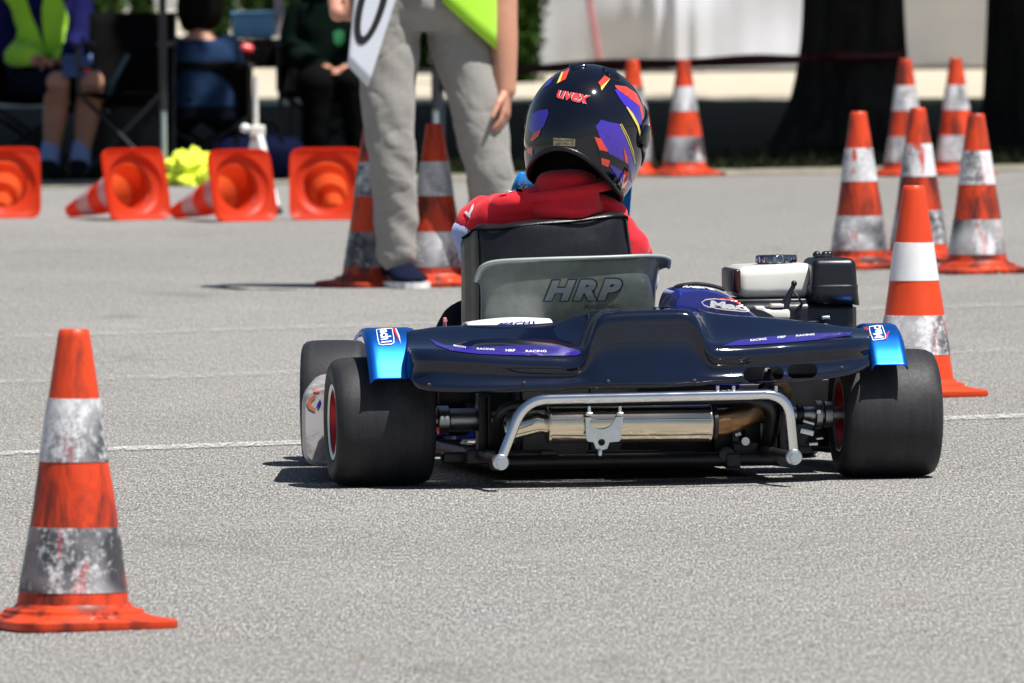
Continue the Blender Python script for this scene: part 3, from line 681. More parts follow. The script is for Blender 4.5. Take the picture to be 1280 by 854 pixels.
textdecal('lettering', 'RACING', ((730, 386), (774, 385), (730, 381), (774, 380)), SB, 'letter_faint', seat, .0015, .0, .25, 4)
# --- padded insert
pad_rows = []
M_ = 40
zp = K(690, 281, .07).z; cxp = SX - .037; PW = .192
def pad_pt(u, t, outer):
    th = R(92) * u; zt_ = zp + .018 * u + .004 * math.sin(u * 5) - .022 * (max(0, abs(u) - .72) / .28) ** 2
    z = .30 + (zt_ - .30) * t
    q = math.copysign(abs(math.sin(th)) ** .62, u); tz = (z - .05) / (ztop - .05); fl_ = max(0, (abs(u) - .87) / .13); a = .163 + .004 * t + .034 * (1 - t) * max(0, u) ** .5 + .012 * fl_ * fl_ * (3 - 2 * fl_) * (1.0 if u < 0 else .1) 
    x = cxp + a * q; y = -.004 * math.sin(math.pi * min(1, max(0, (t - .35) / .65))) * (1 - abs(u)) ** .4 + .16 - .15 * min(tz, 1.0) + .012 - .03 * max(0, tz - 1) + .022 * max(0, (min(tz, 1.3) - .72) / .28) ** 1.2 * .8 + .135 * (1 - max(0, math.cos(th)) ** .5)
    thick = .055 * (1 - .35 * abs(u))
    if not outer: y += thick; x = cxp + (a - thick * .8 * abs(q) ** 3) * q
    return Vector((x, y, z))
for j in range(M_ + 1):
    u = -1 + 2 * j / M_; ring = []
    for i in range(14): ring.append(pad_pt(u, i / 13, True))
    top_o = pad_pt(u, 1, True); top_i = pad_pt(u, 1, False)
    for i in range(1, 6):
        a = math.pi * i / 6; mid = (top_o + top_i) / 2; h_ = (top_i - top_o) / 2; ring.append(mid - h_ * math.cos(a) + Vector((0, 0, .014 * math.sin(a))))
    for i in range(14): ring.append(pad_pt(u, 1 - i / 13, False))
    for q in ring: q.y += .0035 * math.sin(u * 11) * (1 if q.z > zp - .03 else 0)
    pad_rows.append(ring)
bm = new(); V = grid(bm, pad_rows, True); bm.faces.new(V[0][::-1]); bm.faces.new(V[-1])
for q in bm.verts: q.co.z += .0025 * noise.noise(q.co * 22); q.co.y += .003 * noise.noise(q.co * 14 + Vector((3, 0, 0)))
pad = obj('seat_pad', bm, 'black_vinyl', kart, True, 60)
bm = new(); tube(bm, [pad_pt(-.97 + 1.94 * j / 40, 1, True) + Vector((0, -.001, .003)) for j in range(41)], .0024, 8); obj('piping', bm, 'black_cloth', pad)
for u in (-.66, .68):
    bm = new(); tube(bm, [pad_pt(u, i / 12, True) + Vector((0, -.0005, 0)) for i in range(13)], .0022, 8); obj('piping', bm, 'black_cloth', pad)

# --- blue engine guard with black edge right of the seat
YG = -.02
gp = [(837, 404), (838, 385), (841, 371), (846, 361), (856, 356.5), (875, 355), (895, 358), (915, 366), (932, 377), (946, 388), (956, 396), (960, 404)]
def guard(pts, y0, y1, drop, mat, name, par, inset=0):
    P = smooth_path([K(p[0], p[1] + inset, y0) for p in pts], 4); bm = new(); rows = []
    n = 8
    for i in range(n + 1):
        t = i / n; rr = []
        for p in P:
            c = Vector((K(893, 404, y0).x, y0, K(893, 404, y0).z)); s = 1 - .10 * (max(0, .25 - t) / .25) ** 2 - .03 * t
            q = c + (p - c) * s; rr.append(Vector((q.x, y0 + (y1 - y0) * t, q.z)))
        rows.append(rr)
    V = grid(bm, rows); bm.faces.new(V[0]); return obj(name, bm, mat, par, True, 50)
gp = [(p[0], p[1] + 4.5) for p in gp]
gd = guard(gp, -.07, .12, 0, 'blue_pod_paint', 'engine_guard', kart)
P = smooth_path([K(p[0], p[1] + 2.5, .05) for p in [(834, 404), (836, 372), (841, 360), (850, 354.5), (872, 352.5), (893, 355.5), (906, 360)]], 4)
bm = new(); tube(bm, P, .004, 8); obj('guard_edge', bm, 'black_vinyl', gd)
GB = bvh_of(gd)
textdecal('lettering', 'Mach', ((887, 384.5), (948, 389.5), (888.5, 375.5), (940, 380.5)), GB, 'sticker_white', gd, .0022, .05, 0, 3)
project('sticker_outline', outline([(877, 378), (882, 374.5), (893, 373.5), (910, 375), (925, 378.5), (937, 384), (944, 389), (930, 389.5), (905, 387), (886, 384), (880, 381.5)], 1.2), GB, 'sticker_white', gd, .0018, 3)
decal('sticker_stroke', [(893, 373), (908, 372.4), (922, 376.5), (931, 381), (915, 376.5)], GB, 'sticker_red', gd, .0018, 3)
textdecal('lettering', 'RACING', ((853, 360.5), (896, 362.5), (856, 357.5), (890, 359)), GB, 'sticker_white', gd, .002, .05, 0, 3)
# white lettered strip on the left deck behind the seat
YD = -.06
bm = new(); A = K(588, 411.5, -.10); B = K(694, 407, -.10)
rows = []
for i in range(7):
    t = i / 6; rows.append([A.lerp(B, s) + Vector((0, .16 * t, .018 * math.sin(math.pi * min(1, t * 1.0)) + .006 * math.sin(math.pi * s) - .006)) for s in [j / 12 for j in range(13)]])
grid(bm, rows); dk = obj('deck_sticker', bm, 'sticker_white', kart); solid(dk, .003)
DB = bvh_of(dk)
textdecal('lettering', 'MACH1', ((618, 408.6), (672, 405.4), (624, 404.2), (668, 401.8)), DB, 'purple_film', dk, .0015, .03, .3, 3)

# --- engine
YE = .30
eng = obj('engine', (lambda bm: (box(bm, K(985, 425, YE), (.25, .24, .17), .02), [box(bm, K(1010, 402 + 5 * i, YE - .1), (.07, .05, .003), .001) for i in range(7)], lathe(bm, [(.02, 0), (.075, .005), (.075, .05), (.02, .055)], K(935, 430, YE - .12), (0, -1, 0), 32), bm)[-1])(new()), 'engine_black', kart, True, 30)
A = K(913, 372, YE); B = K(1012, 331, YE); c = (A + B) / 2
bm = new(); box(bm, c + Vector((0, .01, 0)), (B.x - A.x, .20, abs(A.z - B.z)), .022, seg=6)
for q in bm.verts:
    u = (q.co.x - c.x) / (B.x - A.x); 
    if q.co.z > c.z: q.co.z += .006 * u + .006 - .02 * u * u
tank = obj('fuel_tank', bm, 'tank_white', eng)
bm = new(); box(bm, K(914, 350, YE - .02), (.016, .17, .050), .007, seg=4); obj('tank_end', bm, 'rim_red', tank); bpy.data.objects['tank_end'].data.materials[0] = simple('dark_red_plastic', (.035, .008, .010), .3)
c = K(970.5, 330, YE); n = 14
bm = new(); prof = []
for z_, r_ in ((-.004, .036), (.002, .041), (.004, .0435), (.016, .0435), (.019, .041), (.0195, .03)):
    prof.append((r_, z_))
lathe(bm, prof, c, (0, 0, 1), 112)
for q in bm.verts:
    d = (q.co - c); d.z = 0
    if d.length > .042: q.co += d.normalized() * (.0010 * math.cos(math.atan2(d.y, d.x) * 14))
obj('fuel_cap', bm, 'chrome', tank); bpy.data.objects['fuel_cap'].data.materials[0] = simple('dark_chrome', (.30, .33, .38), .12, 1., .1, 40, rvar=.05)
# under-tank bracket and shroud
bm = new(); box(bm, K(957, 377, YE - .02), (.16, .18, .016), .004); obj('tank_bracket', bm, 'dark_gunmetal', eng)
bm = new(); box(bm, K(1035, 398, YE - .03), (.07, .14, .10), .01); obj('cylinder_shroud', bm, 'engine_black', eng)
A = K(1006, 375, YE - .06); B = K(1064, 323, YE - .06); c = (A + B) / 2
bm = new(); box(bm, c + Vector((.003, 0, .002)), (B.x - A.x, .14, B.z - A.z), .016, seg=5)
for q in bm.verts:
    t = (q.co.z - A.z) / (B.z - A.z); q.co.x = c.x + (q.co.x - c.x) * (1.03 - .09 * t)
filt = obj('air_filter_box', bm, 'engine_black', eng)
A2 = K(1003, 382, YE - .06); B2 = K(1068.5, 356, YE - .06)
rows = []
for (sx, sy, z_) in ((.95, .95, B2.z + .004), (1., 1., B2.z), (1.0, 1.0, B2.z - .012), (1.05, 1.05, A2.z)):
    rr = []
    for k_ in range(40):
        a = 2 * math.pi * k_ / 40; ca, sa = math.cos(a), math.sin(a); q = 5
        rr.append((c.x + .003 + (B2.x - A2.x) / 2 * .96 * sx * math.copysign(abs(ca) ** (2 / q), ca), c.y + .074 * sy * math.copysign(abs(sa) ** (2 / q), sa), z_ + (.006 * (1 - ca) if z_ == A2.z else 0)))
    rows.append(rr)
bm = new(); grid(bm, rows, True); o = obj('filter_skirt', bm, 'engine_black', filt); solid(o, .003)
for dx in (-.012, .006, .014):
    bm = new(); ball(bm, K(1028, 319, YE - .06) + Vector((dx, 0, 0)), .009, 12, (1, 1, 1)); obj('wing_nut', bm, 'engine_black', filt)
bm = new(); lathe(bm, [(.022, -.006), (.02, .004), (.01, .007)], K(1029, 322, YE - .06), (0, 0, 1), 24); obj('filter_cap', bm, 'engine_black', filt)
YL = YE - .13
bm = new(); tube(bm, [K(979, 388, YL), K(984, 374, YL), K(990, 361, YL), K(992, 357, YL)], [.012, .008, .005, .005], 12); ball(bm, K(992.5, 354.5, YL), .0065); lev = obj('throttle_lever', bm, 'engine_black', eng)
bm = new(); tube(bm, smooth_path([K(990, 364, YL), K(998, 372, YL - .01), K(1002, 382, YL), K(994, 396, YL)], 6), .0022, 8); tube(bm, smooth_path([K(1006, 378, YL), K(998, 384, YL), K(993, 394, YL)], 6), .0022, 8); obj('throttle_cable', bm, 'engine_black', eng)
for px, py, w_, h_ in ((968, 393, .06, .022), (970, 382, .026, .008), (948, 386, .02, .012), (953, 389, .012, .012), (1030, 397, .018, .008)):
    bm = new(); box(bm, K(px, py, YL + .01), (w_, .05, h_), min(w_, h_) * .3); o = obj('carburettor_part' if px > 1000 else 'recoil_cover', bm, 'tank_white' if px < 1000 else 'zinc', eng)
bm = new(); tube(bm, [(K(1053, 384, YE).x, YE, K(1053, 384, YE).z), (K(1053, 410, YE).x, YE, .22)], .03, 12); obj('filter_elbow', bm, 'engine_black', eng)
# ------------------------------------------------------------------ body building
def ringloft(bm, rings, seg=28, q=2.3, u=(1, 0, 0), v=(0, 1, 0)):
    u = Vector(u); v = Vector(v); rows = []
    for c, a, b in rings:
        c = Vector(c); row = []
        for k_ in range(seg):
            t = 2 * math.pi * k_ / seg; ca, sa = math.cos(t), math.sin(t)
            row.append(c + u * a * math.copysign(abs(ca) ** (2 / q), ca) + v * b * math.copysign(abs(sa) ** (2 / q), sa))
        rows.append(row)
    V = grid(bm, rows, True); bm.faces.new(V[0][::-1]); bm.faces.new(V[-1])
def limb(bm, pts, rad, n=6, seg=16):
    P = smooth_path(pts, n); k_ = len(pts) - 1; rr = []
    for i in range(len(P)):
        t = i / n; a = min(int(t), k_ - 1); f = t - a; f = f * f * (3 - 2 * f); rr.append(rad[a] * (1 - f) + rad[a + 1] * f)
    tube(bm, P, rr, seg)
    ball(bm, P[0], rr[0], 14); ball(bm, P[-1], rr[-1], 14)
def hand(bm, wrist, f, n, s, curl=(.5, .6, .5), scale=1., spread=.05, thumb=.6):
    w_ = Vector(wrist); f = Vector(f).normalized(); s = Vector(s); s = (s - f * s.dot(f)).normalized(); n_ = f.cross(s)
    if n_.dot(Vector(n)) < 0: n_ = -n_
    z = scale
    ringloft(bm, [(w_ - f * .02 * z, .026 * z, .020 * z), (w_ + f * .015 * z, .030 * z, .018 * z), (w_ + f * .05 * z, .040 * z, .016 * z), (w_ + f * .085 * z, .042 * z, .013 * z), (w_ + f * .095 * z, .040 * z, .010 * z)], 20, 2.4, s, n_)
    for k_, (off, ln) in enumerate(((.031, .074), (.0105, .083), (-.0105, .077), (-.031, .060))):
        p = w_ + f * (.088 - .006 * abs(k_ - 1.2)) * z + s * off * z; d = (f + s * off * spread * 20).normalized(); pts = [p]; ang = 0
        for j, fr in enumerate((.45, .31, .24)):
            ang += curl[j] * (1 + .12 * k_); dd = d * math.cos(ang) + n_ * math.sin(ang); p = p + dd * ln * fr * z; pts.append(p)
        tube(bm, pts, [.0098 * z, .0092 * z, .0085 * z, .0068 * z], 10); ball(bm, pts[-1], .0068 * z, 10)
        for p_, r_ in zip(pts[:-1], (.0102, .0095, .0088)): ball(bm, p_, r_ * z, 10)
    p = w_ + f * .028 * z + s * .028 * z; d1 = (f * .75 + s * .75 + n_ * .35 * thumb).normalized(); d2 = (f * .95 + s * .25 + n_ * .55 * thumb).normalized()
    pts = [p, p + d1 * .042 * z, p + d1 * .042 * z + d2 * .034 * z, p + d1 * .042 * z + d2 * .06 * z]
    tube(bm, pts, [.016 * z, .0115 * z, .0105 * z, .008 * z], 10); ball(bm, pts[-1], .008 * z, 10); ball(bm, pts[1], .0118 * z, 10)
def head(bm, c, face, s=1.):
    c = Vector(c); f = Vector(face).normalized(); r_ = f.cross(Vector((0, 0, 1))).normalized(); u = Vector((0, 0, 1))
    ringloft(bm, [(c + u * -.118 * s + f * .045 * s, .030 * s, .030 * s), (c + u * -.10 * s + f * .035 * s, .045 * s, .055 * s), (c + u * -.06 * s + f * .018 * s, .060 * s, .078 * s), (c + u * -.01 * s, .071 * s, .094 * s), (c + u * .04 * s - f * .004 * s, .075 * s, .098 * s), (c + u * .08 * s - f * .006 * s, .066 * s, .085 * s), (c + u * .105 * s - f * .006 * s, .042 * s, .056 * s), (c + u * .117 * s, .015 * s, .02 * s)], 28, 2.1, r_, f)
    tube(bm, [c + f * .088 * s + u * .012 * s, c + f * .108 * s + u * -.03 * s, c + f * .090 * s + u * -.038 * s], [.009 * s, .015 * s, .010 * s], 10)
    tube(bm, [c + f * .080 * s + u * -.066 * s - r_ * .022 * s, c + f * .090 * s + u * -.064 * s, c + f * .080 * s + u * -.066 * s + r_ * .022 * s], [.006 * s, .0085 * s, .006 * s], 8)
    for sg in (-1, 1): ball(bm, c + r_ * sg * .077 * s - f * .008 * s - u * .012 * s, .03 * s, 12, (.45, .7, 1.0))
    return c, f, r_, u
def eyes_hair(par, c, face, hairmat, s=1., nape=0.):
    c = Vector(c); f = Vector(face).normalized(); r_ = f.cross(Vector((0, 0, 1))).normalized(); u = Vector((0, 0, 1))
    for sg in (-1, 1):
        bm = new(); ball(bm, c + f * .088 * s + r_ * sg * .031 * s + u * .008 * s, .011 * s, 12); obj('eye', bm, 'eye_dark', par)
    bm = new(); rows = []
    for i in range(20):
        el = R(90 - 8 * i); row = []
        for j in range(36):
            a = 2 * math.pi * j / 36; d = f * math.cos(a) + r_ * math.sin(a); lim = R(28) if math.cos(a) > .45 else R(-30 + 25 * max(0, math.cos(a)) - nape * max(0, -math.cos(a)))
            e = max(el, lim); rr = 1.07 + .03 * noise.noise(Vector((a * 3, e * 6, 1)))
            row.append(c + u * (.01 * s) + (d * math.cos(e) * (.098 if abs(math.cos(a)) > .7 else .086) + u * math.sin(e) * .112) * rr * s)
        rows.append(row)
    grid(bm, rows, True); bmesh.ops.remove_doubles(bm, verts=bm.verts[:], dist=1e-4); return obj('hair', bm, hairmat, par)
def fuse(name, bm, mat, parent, vox=.006, sm=4, fold=None):
    o = obj(name, bm, mat, parent)
    md = o.modifiers.new('r', 'REMESH'); md.mode = 'VOXEL'; md.voxel_size = vox; md.use_smooth_shade = True
    if sm: s_ = o.modifiers.new('s', 'SMOOTH'); s_.iterations = sm; s_.factor = .5
    bake(o)
    if fold:
        me = o.data; b = new(); b.from_mesh(me); b.normal_update()
        dv = [(q, q.normal * fold(q.co)) for q in b.verts]
        for q, d in dv: q.co += d
        b.to_mesh(me); b.free()
    o.data.polygons.foreach_set('use_smooth', [True] * len(o.data.polygons))
    if not o.data.materials: o.data.materials.append(MATS[mat])
    return o
def shoe(name, heel, toe, w_, h_, mat, parent, sole='sole_white', ankle=None):
    heel = Vector(heel); toe = Vector(toe); f = toe - heel; L = f.length; f.normalize(); s = f.cross(Vector((0, 0, 1))).normalized(); u = s.cross(f)
    def sec(t, wd, z0, z1): return [heel + f * (t * L) + s * wd * math.cos(a) + u * (z0 + (z1 - z0) * (.5 + .5 * math.sin(a))) for a in [2 * math.pi * k_ / 20 for k_ in range(20)]]
    bm = new(); V = grid(bm, [sec(0, w_ * .45, .022, h_ * .7), sec(.03, w_ * .75, .02, h_ * .95), sec(.12, w_ * .88, .02, h_), sec(.3, w_ * .9, .02, h_ * .97), sec(.42, w_ * .92, .02, h_ * .85), sec(.6, w_, .02, h_ * .62), sec(.8, w_ * 1.02, .02, h_ * .5), sec(.93, w_ * .8, .02, h_ * .42), sec(1., w_ * .35, .024, h_ * .34)], True)
    bm.faces.new(V[0][::-1]); bm.faces.new(V[-1]); o = obj(name, bm, mat, parent)
    bm = new(); pts = [(0, .55), (.05, .85), (.15, .97), (.4, .95), (.65, 1.1), (.85, 1.08), (.96, .75), (1.02, .3)]
    P = [heel + f * (t * L) + s * w_ * k_ for t, k_ in pts] + [heel + f * (t * L) - s * w_ * k_ for t, k_ in pts[::-1]]
    A = [bm.verts.new(p + u * .001) for p in P]; B = [bm.verts.new(p + u * .020) for p in P]; bm.faces.new(A[::-1]); bm.faces.new(B)
    for i in range(len(A)): bm.faces.new((A[i], A[(i + 1) % len(A)], B[(i + 1) % len(A)], B[i]))
    obj('sole', bm, sole, o, False); return o

# ------------------------------------------------------------------ the driver
D0 = Vector((SEATX, .22, .05))
drv = thing('person', 'kart driver in red shirt and dark helmet seated with back to the camera', 'person', KM @ D0, YAW)
bpy.context.view_layer.update()
def D(px, py, yl): return K(px, py, yl) - D0
def DL(x, y, z): return Vector((x, y, z)) - D0
hc = D(733, 163, .16)
shL = D(617, 268, .17); shR = D(777, 276, .19); nk = D(706, 238, .13); elL = D(604, 338, .32); elR = D(800, 352, .34)
hL = DL(SEATX - .125, .55, .47); hR = DL(SEATX + .15, .55, .47)
bm = new()
cx0 = D(698, 300, .14)
def torso(bm, g):
    ringloft(bm, [(DL(SEATX, .24, .09), .14 + g, .10 + g), (DL(SEATX, .23, .16), .145 + g, .10 + g), (DL(SEATX - .01, .19, .30), .135 + g, .085 + g), (D(698, 330, .215), .142 + g, .085 + g), (D(697, 295, .205), .158 + g, .080 + g), (D(697, 272, .19), .155 + g, .074 + g), (D(700, 256, .165), .125 + g, .064 + g), (D(704, 243, .13), .085 + g, .054 + g), (D(707, 231, .135), .060 + g, .052 + g)], 36, 2.2)
torso(bm, -.028)
for sh, el, h_, sg in ((shL, elL, hL, -1), (shR, elR, hR, 1)):
    sh = sh + Vector((-sg * .03, .02, -.03)); limb(bm, [sh, sh.lerp(el, .5), el, el.lerp(h_, .5), h_], [.034, .034, .030, .028, .023])
    hand(bm, h_, Vector((-sg * .3, .55, .5)), Vector((-sg * .6, .1, -.8)), Vector((-sg, .1, .2)), (.7, .9, .7), .92)
limb(bm, [nk + Vector((0, .02, 0)), hc + Vector((0, .02, -.03))], [.042, .042], 4); head(bm, hc + Vector((.006, .028, -.002)), (.35, .9, -.2), .84)
for sg in (-1, 1):
    limb(bm, [DL(SEATX + sg * .085, .28, .12), DL(SEATX + sg * .14, .62, .30), DL(SEATX + sg * .13, .98, .11)], [.085, .055, .036], 8)
fuse('body', bm, 'skin', drv, .005, 4)
def shirt_fold(co):
    # creases fan out from the collar towards the shoulders and hang above the seat pad
    d = co - nk; r_ = Vector((d.x, d.z)).length; a = math.atan2(d.z, d.x)
    rid = lambda v: max(0, 1 - abs(noise.noise(v)) / .30) ** 2
    f1 = rid(Vector((a * 2.6 + 1.0, r_ * 4, 7.1))); f2 = rid(Vector((co.x * 6 + co.z * 9, co.y * 6, co.z * 9 - co.x * 5))); f3 = noise.noise(Vector((co.x * 9, co.y * 9, co.z * 12)))
    return -.0075 * f1 * min(1, r_ * 9) - .0060 * f2 + .004 * f3
bm = new()
SR = [(235, 690, 46, .150, .058), (239, 680, 60, .155, .062), (244, 681, 75, .16, .066), (250, 683, 86, .165, .070), (258, 684.5, 97, .175, .074), (270, 685, 106, .185, .078), (285, 686, 113, .195, .080), (300, 693, 121, .205, .082), (318, 698, 121, .215, .084), (345, 700, 106, .22, .088)]
ringloft(bm, [(DL(SEATX - .01, .24, .30), .15, .095)] + [(D(cx_, y_, yl_ + .0), h_ / 597, b_) for y_, cx_, h_, yl_, b_ in SR[::-1]] + [(D(707, 231, .135), .060, .052)], 44, 2.25)
limb(bm, [shL + Vector((.03, .03, 0)), shL + Vector((-.01, .02, -.005)), D(589, 279, .20)], [.05, .050, .041], 6)
shirt = fuse('shirt', bm, 'red_shirt', drv, .005, 5, shirt_fold)
bm = new(); limb(bm, [nk + Vector((0, .0, -.03)), nk + Vector((0.003, .008, -.016)), nk + Vector((.005, .014, -.010))], [.078, .076, .072], 5, 28)
def col_fold(co): return .011 * noise.noise(Vector((co.x * 6, co.y * 6, co.z * 38))) + .004 * noise.noise(co * 20)
fuse('collar', bm, 'red_shirt', shirt, .004, 4, col_fold)
bm = new(); limb(bm, [nk + Vector((.004, .03, 0)), nk + Vector((.012, .05, .06)), hc + Vector((0, .01, .0))], [.060, .074, .104], 5, 24); fuse('balaclava', bm, 'black_cloth', drv, .006, 3)
bm = new(); rows = []
for i in range(25):
    a = math.pi * (-1.12 + 1.24 * i / 24); rr = []
    for t in (-1, 0, 1): rr.append(D(705, 236, .13) + Vector((.098 * math.cos(a) + .004, .084 * math.sin(a) + .015, -.006 - .010 * t + .014 * math.cos(a))))
    rows.append(rr)
grid(bm, rows); o = obj('collar_seam', bm, 'red_shirt', shirt); solid(o, .007, 0)
bpy.context.view_layer.update()
SHB = bvh_of(shirt)
decal('shirt_stripe', [(585, 270), (590.5, 258), (593, 255), (592, 262), (588, 270)], SHB, 'sticker_white', shirt, .002, 3)
decal('shirt_stripe', [(581, 266), (584, 264), (589, 270), (588, 273)], SHB, 'sticker_white', shirt, .002, 3)
decal('shoulder_patch', [(634, 236.5), (641, 235.5), (645, 236), (640, 241), (635, 240)], SHB, 'sticker_white', shirt, .002, 3)
decal('shoulder_patch', [(616, 238), (622, 234.6), (632, 235), (634, 237), (628, 238.5)], SHB, 'black_cloth', shirt, .002, 3)
decal('shoulder_patch', [(645, 236.5), (652, 238), (653, 240.5), (647, 239.5)], SHB, 'black_cloth', shirt, .002, 3)
for s_, e_, nm in ((shL, elL, 0), (shR, elR, 1)):
    bm = new(); s_ = D(587, 291, .20) if nm == 0 else s_; limb(bm, [s_.lerp(e_, .0 if nm == 0 else .85), e_, e_.lerp((hL, hR)[nm], .5), e_.lerp((hL, hR)[nm], .92)], [.038, .040, .036, .031], 6); fuse('under_sleeve', bm, 'cuff_blue_white', drv, .005, 3, lambda co: .003 * noise.noise(co * 30))
bm = new()
for sg in (-1, 1): limb(bm, [DL(SEATX + sg * .085, .26, .12), DL(SEATX + sg * .14, .62, .30), DL(SEATX + sg * .13, .93, .14)], [.098, .066, .05], 8)
ringloft(bm, [(DL(SEATX, .24, .07), .15, .11), (DL(SEATX, .23, .15), .155, .11), (DL(SEATX, .22, .20), .15, .10)], 24)
fuse('trousers', bm, 'dark_jeans', drv, .007, 3, lambda co: .005 * noise.noise(co * 16))
for sg in (-1, 1): shoe('shoe', DL(SEATX + sg * .13, .94, .06), DL(SEATX + sg * .14, 1.12, .17), .042, .085, 'shoe_black', drv, 'shoe_black')
# helmet
HR = Matrix.Rotation(R(-24), 4, 'Z') @ Matrix.Rotation(R(9), 4, 'Y') @ Matrix.Rotation(R(-10), 4, 'X')
HMX = Matrix.Translation(hc) @ HR
def el_rim(az): # az 0 = back of the head, pi = face
    c = math.cos(az); return R(-47 + 25 * max(0, c) ** 2.2 - 10 * max(0, -c))
def hp(az, el, k_=1.0):
    ce = math.cos(el); 
    if el < 0: ce = ce ** .62
    d = Vector((math.sin(az) * ce * .1255, -math.cos(az) * ce * (.148 if math.cos(az) > 0 else .158), math.sin(el) * (.139 if el > 0 else .165)))
    if math.cos(az) < 0 and el < 0: d.y += .02 * (-math.cos(az)) * min(1, -el)
    return HMX @ (d * k_)
NA = 96; rows = []
for i in range(40):
    s_ = (i / 39) ** .9; rows.append([hp(2 * math.pi * j / NA, el_rim(2 * math.pi * j / NA) * (1 - s_) + R(89.5) * s_) for j in range(NA)])
bm = new(); V = grid(bm, rows, True); bm.faces.new(V[-1])
helmet = obj('helmet', bm, 'helmet_black', drv, True, 60)
bm = new(); rows = []
for k_, de in ((.995, 0), (.96, -.01), (.90, .04), (.86, .25), (.83, .7), (.80, 1.1)):
    rows.append([hp(2 * math.pi * j / NA, el_rim(2 * math.pi * j / NA) + de, k_) for j in range(NA)])
grid(bm, rows, True); obj('lining', bm, 'helmet_lining', helmet)
bm = new(); P = [hp(2 * math.pi * j / NA, el_rim(2 * math.pi * j / NA), .995) for j in range(NA + 1)]; tube(bm, P, .0055, 10, False); obj('edge_trim', bm, 'black_vinyl', helmet)
# visor across the face with its hinge plates
bm = new(); rows = []
for i in range(41):
    az = math.pi - R(100) + R(200) * i / 40; u = abs(i / 20 - 1); hi = R(34 - 22 * max(0, u - .6) / .4); lo = R(-16 + 12 * max(0, u - .6) / .4)
    rows.append([hp(az, lo + (hi - lo) * j / 10, 1.035) for j in range(11)])
grid(bm, rows); vz = obj('visor', bm, 'visor_smoke', helmet); solid(vz, .003)
for sg in (-1,):
    az = math.pi + sg * R(92); c = hp(az, R(2), 1.03); n_ = (c - hc).normalized(); bm = new(); lathe(bm, [(.026, -.008), (.026, .003), (.022, .006), (.008, .007)], c, n_, 28); obj('visor_hinge', bm, 'helmet_black', helmet)
# top vents
def vent(px, py, sx, sy, rot):
    d = ray(px, py); h = HB.ray_cast(CAM, d); p = drv.matrix_world.inverted() @ h[0]; n_ = (p - hc).normalized(); u, v, a = basis(n_)
    q = Matrix((u, v, a)).transposed().to_quaternion() @ Matrix.Rotation(rot, 4, 'Z').to_quaternion()
    bm = new(); box(bm, p, (sx, sy, .012), .005, q, 4, .75); vt = obj('vent', bm, 'helmet_black', helmet, True, 60)
bpy.context.view_layer.update(); HB = bvh_of(helmet)
vent(764, 92.5, .038, .050, R(-25)); vent(722, 83.5, .042, .03, R(10)); vent(757, 89, .02, .03, R(-25))
def H(pts): return [(640 + x / 4.494, 70 + y / 4.494) for x, y in pts]
def hd(mat, pts, off=.0009, nm='graphic'): return decal(nm, H(pts), HB, mat, helmet, off, 4)
hd('helmet_purple', [(470, 395), (500, 358), (545, 372), (605, 383), (642, 450), (667, 520), (686, 600), (690, 660), (668, 735), (645, 752), (612, 715), (572, 655), (545, 610), (555, 570), (530, 520), (495, 462)])
hd('helmet_black', [(480, 528), (560, 556), (640, 598), (662, 648), (655, 662), (560, 612), (490, 566)], .0013)
hd('helmet_black', [(640, 598), (655, 612), (672, 690), (660, 700)], .0013)
hd('helmet_red', [(462, 456), (497, 463), (540, 538), (490, 527)], .0017); hd('helmet_red', [(498, 572), (549, 586), (538, 624), (502, 608)], .0017)
hd('helmet_red', [(624, 514), (644, 560), (650, 608), (632, 594)], .0017); hd('helmet_red', [(628, 640), (651, 656), (642, 752), (612, 735)], .0017); hd('helmet_red', [(664, 668), (680, 692), (672, 716)], .0017)
hd('helmet_yellow', [(603, 384), (614, 382), (654, 458), (679, 532), (691, 602), (684, 600), (667, 535), (640, 462)], .0017); hd('helmet_black', [(608, 386), (611, 385), (650, 460), (674, 532), (687, 598), (685, 598), (671, 534), (645, 462)], .0021)
hd('helmet_purple', [(575, 190), (620, 182), (680, 224), (712, 282), (731, 350), (724, 395), (700, 362), (664, 305), (640, 288), (600, 234)])
hd('helmet_red', [(577, 166), (640, 174), (700, 214), (730, 290), (737, 350), (730, 362), (713, 282), (680, 226), (620, 184), (582, 180)], .0013)
hd('helmet_yellow', [(638, 286), (648, 290), (676, 324), (708, 382), (724, 450), (720, 470), (700, 396), (668, 338)], .0017)
hd('helmet_purple', [(98, 402), (112, 330), (150, 308), (202, 300), (206, 326), (180, 398), (150, 425), (112, 440)])
hd('helmet_red', [(104, 476), (124, 434), (165, 414), (152, 452), (120, 478)], .0013); hd('helmet_red', [(88, 520), (116, 514), (116, 545), (92, 549)], .0013)
hd('helmet_purple', [(172, 186), (205, 140), (238, 122), (214, 160)]); hd('helmet_red', [(212, 122), (236, 111), (240, 119), (222, 128)], .0013)
hd('helmet_red', [(288, 94), (326, 72), (303, 132), (270, 150)], .0013); hd('helmet_yellow', [(253, 158), (280, 94), (291, 90), (271, 148)], .0016)
hd('helmet_red', [(484, 152), (520, 112), (549, 130), (503, 180)], .0013); hd('helmet_yellow', [(550, 131), (502, 196), (498, 176)], .0016)
hd('helmet_purple', [(100, 560), (110, 520), (122, 518), (118, 560)])
q_ = H([(250, 238), (424, 274), (260, 192), (440, 224)])
ux = textdecal('lettering', 'uvex', q_, HB, 'sticker_white', helmet, .0014, .045, .15, 3)
q_ = H([(252.5, 237.5), (423, 273), (261, 193.5), (438, 225)])
textdecal('lettering', 'uvex', q_, HB, 'uvex_red', helmet, .0024, .024, .15, 3)
pl = hd('plate_gold', [(233, 460), (356, 466), (355, 508), (234, 503)], .0015, 'label_plate')
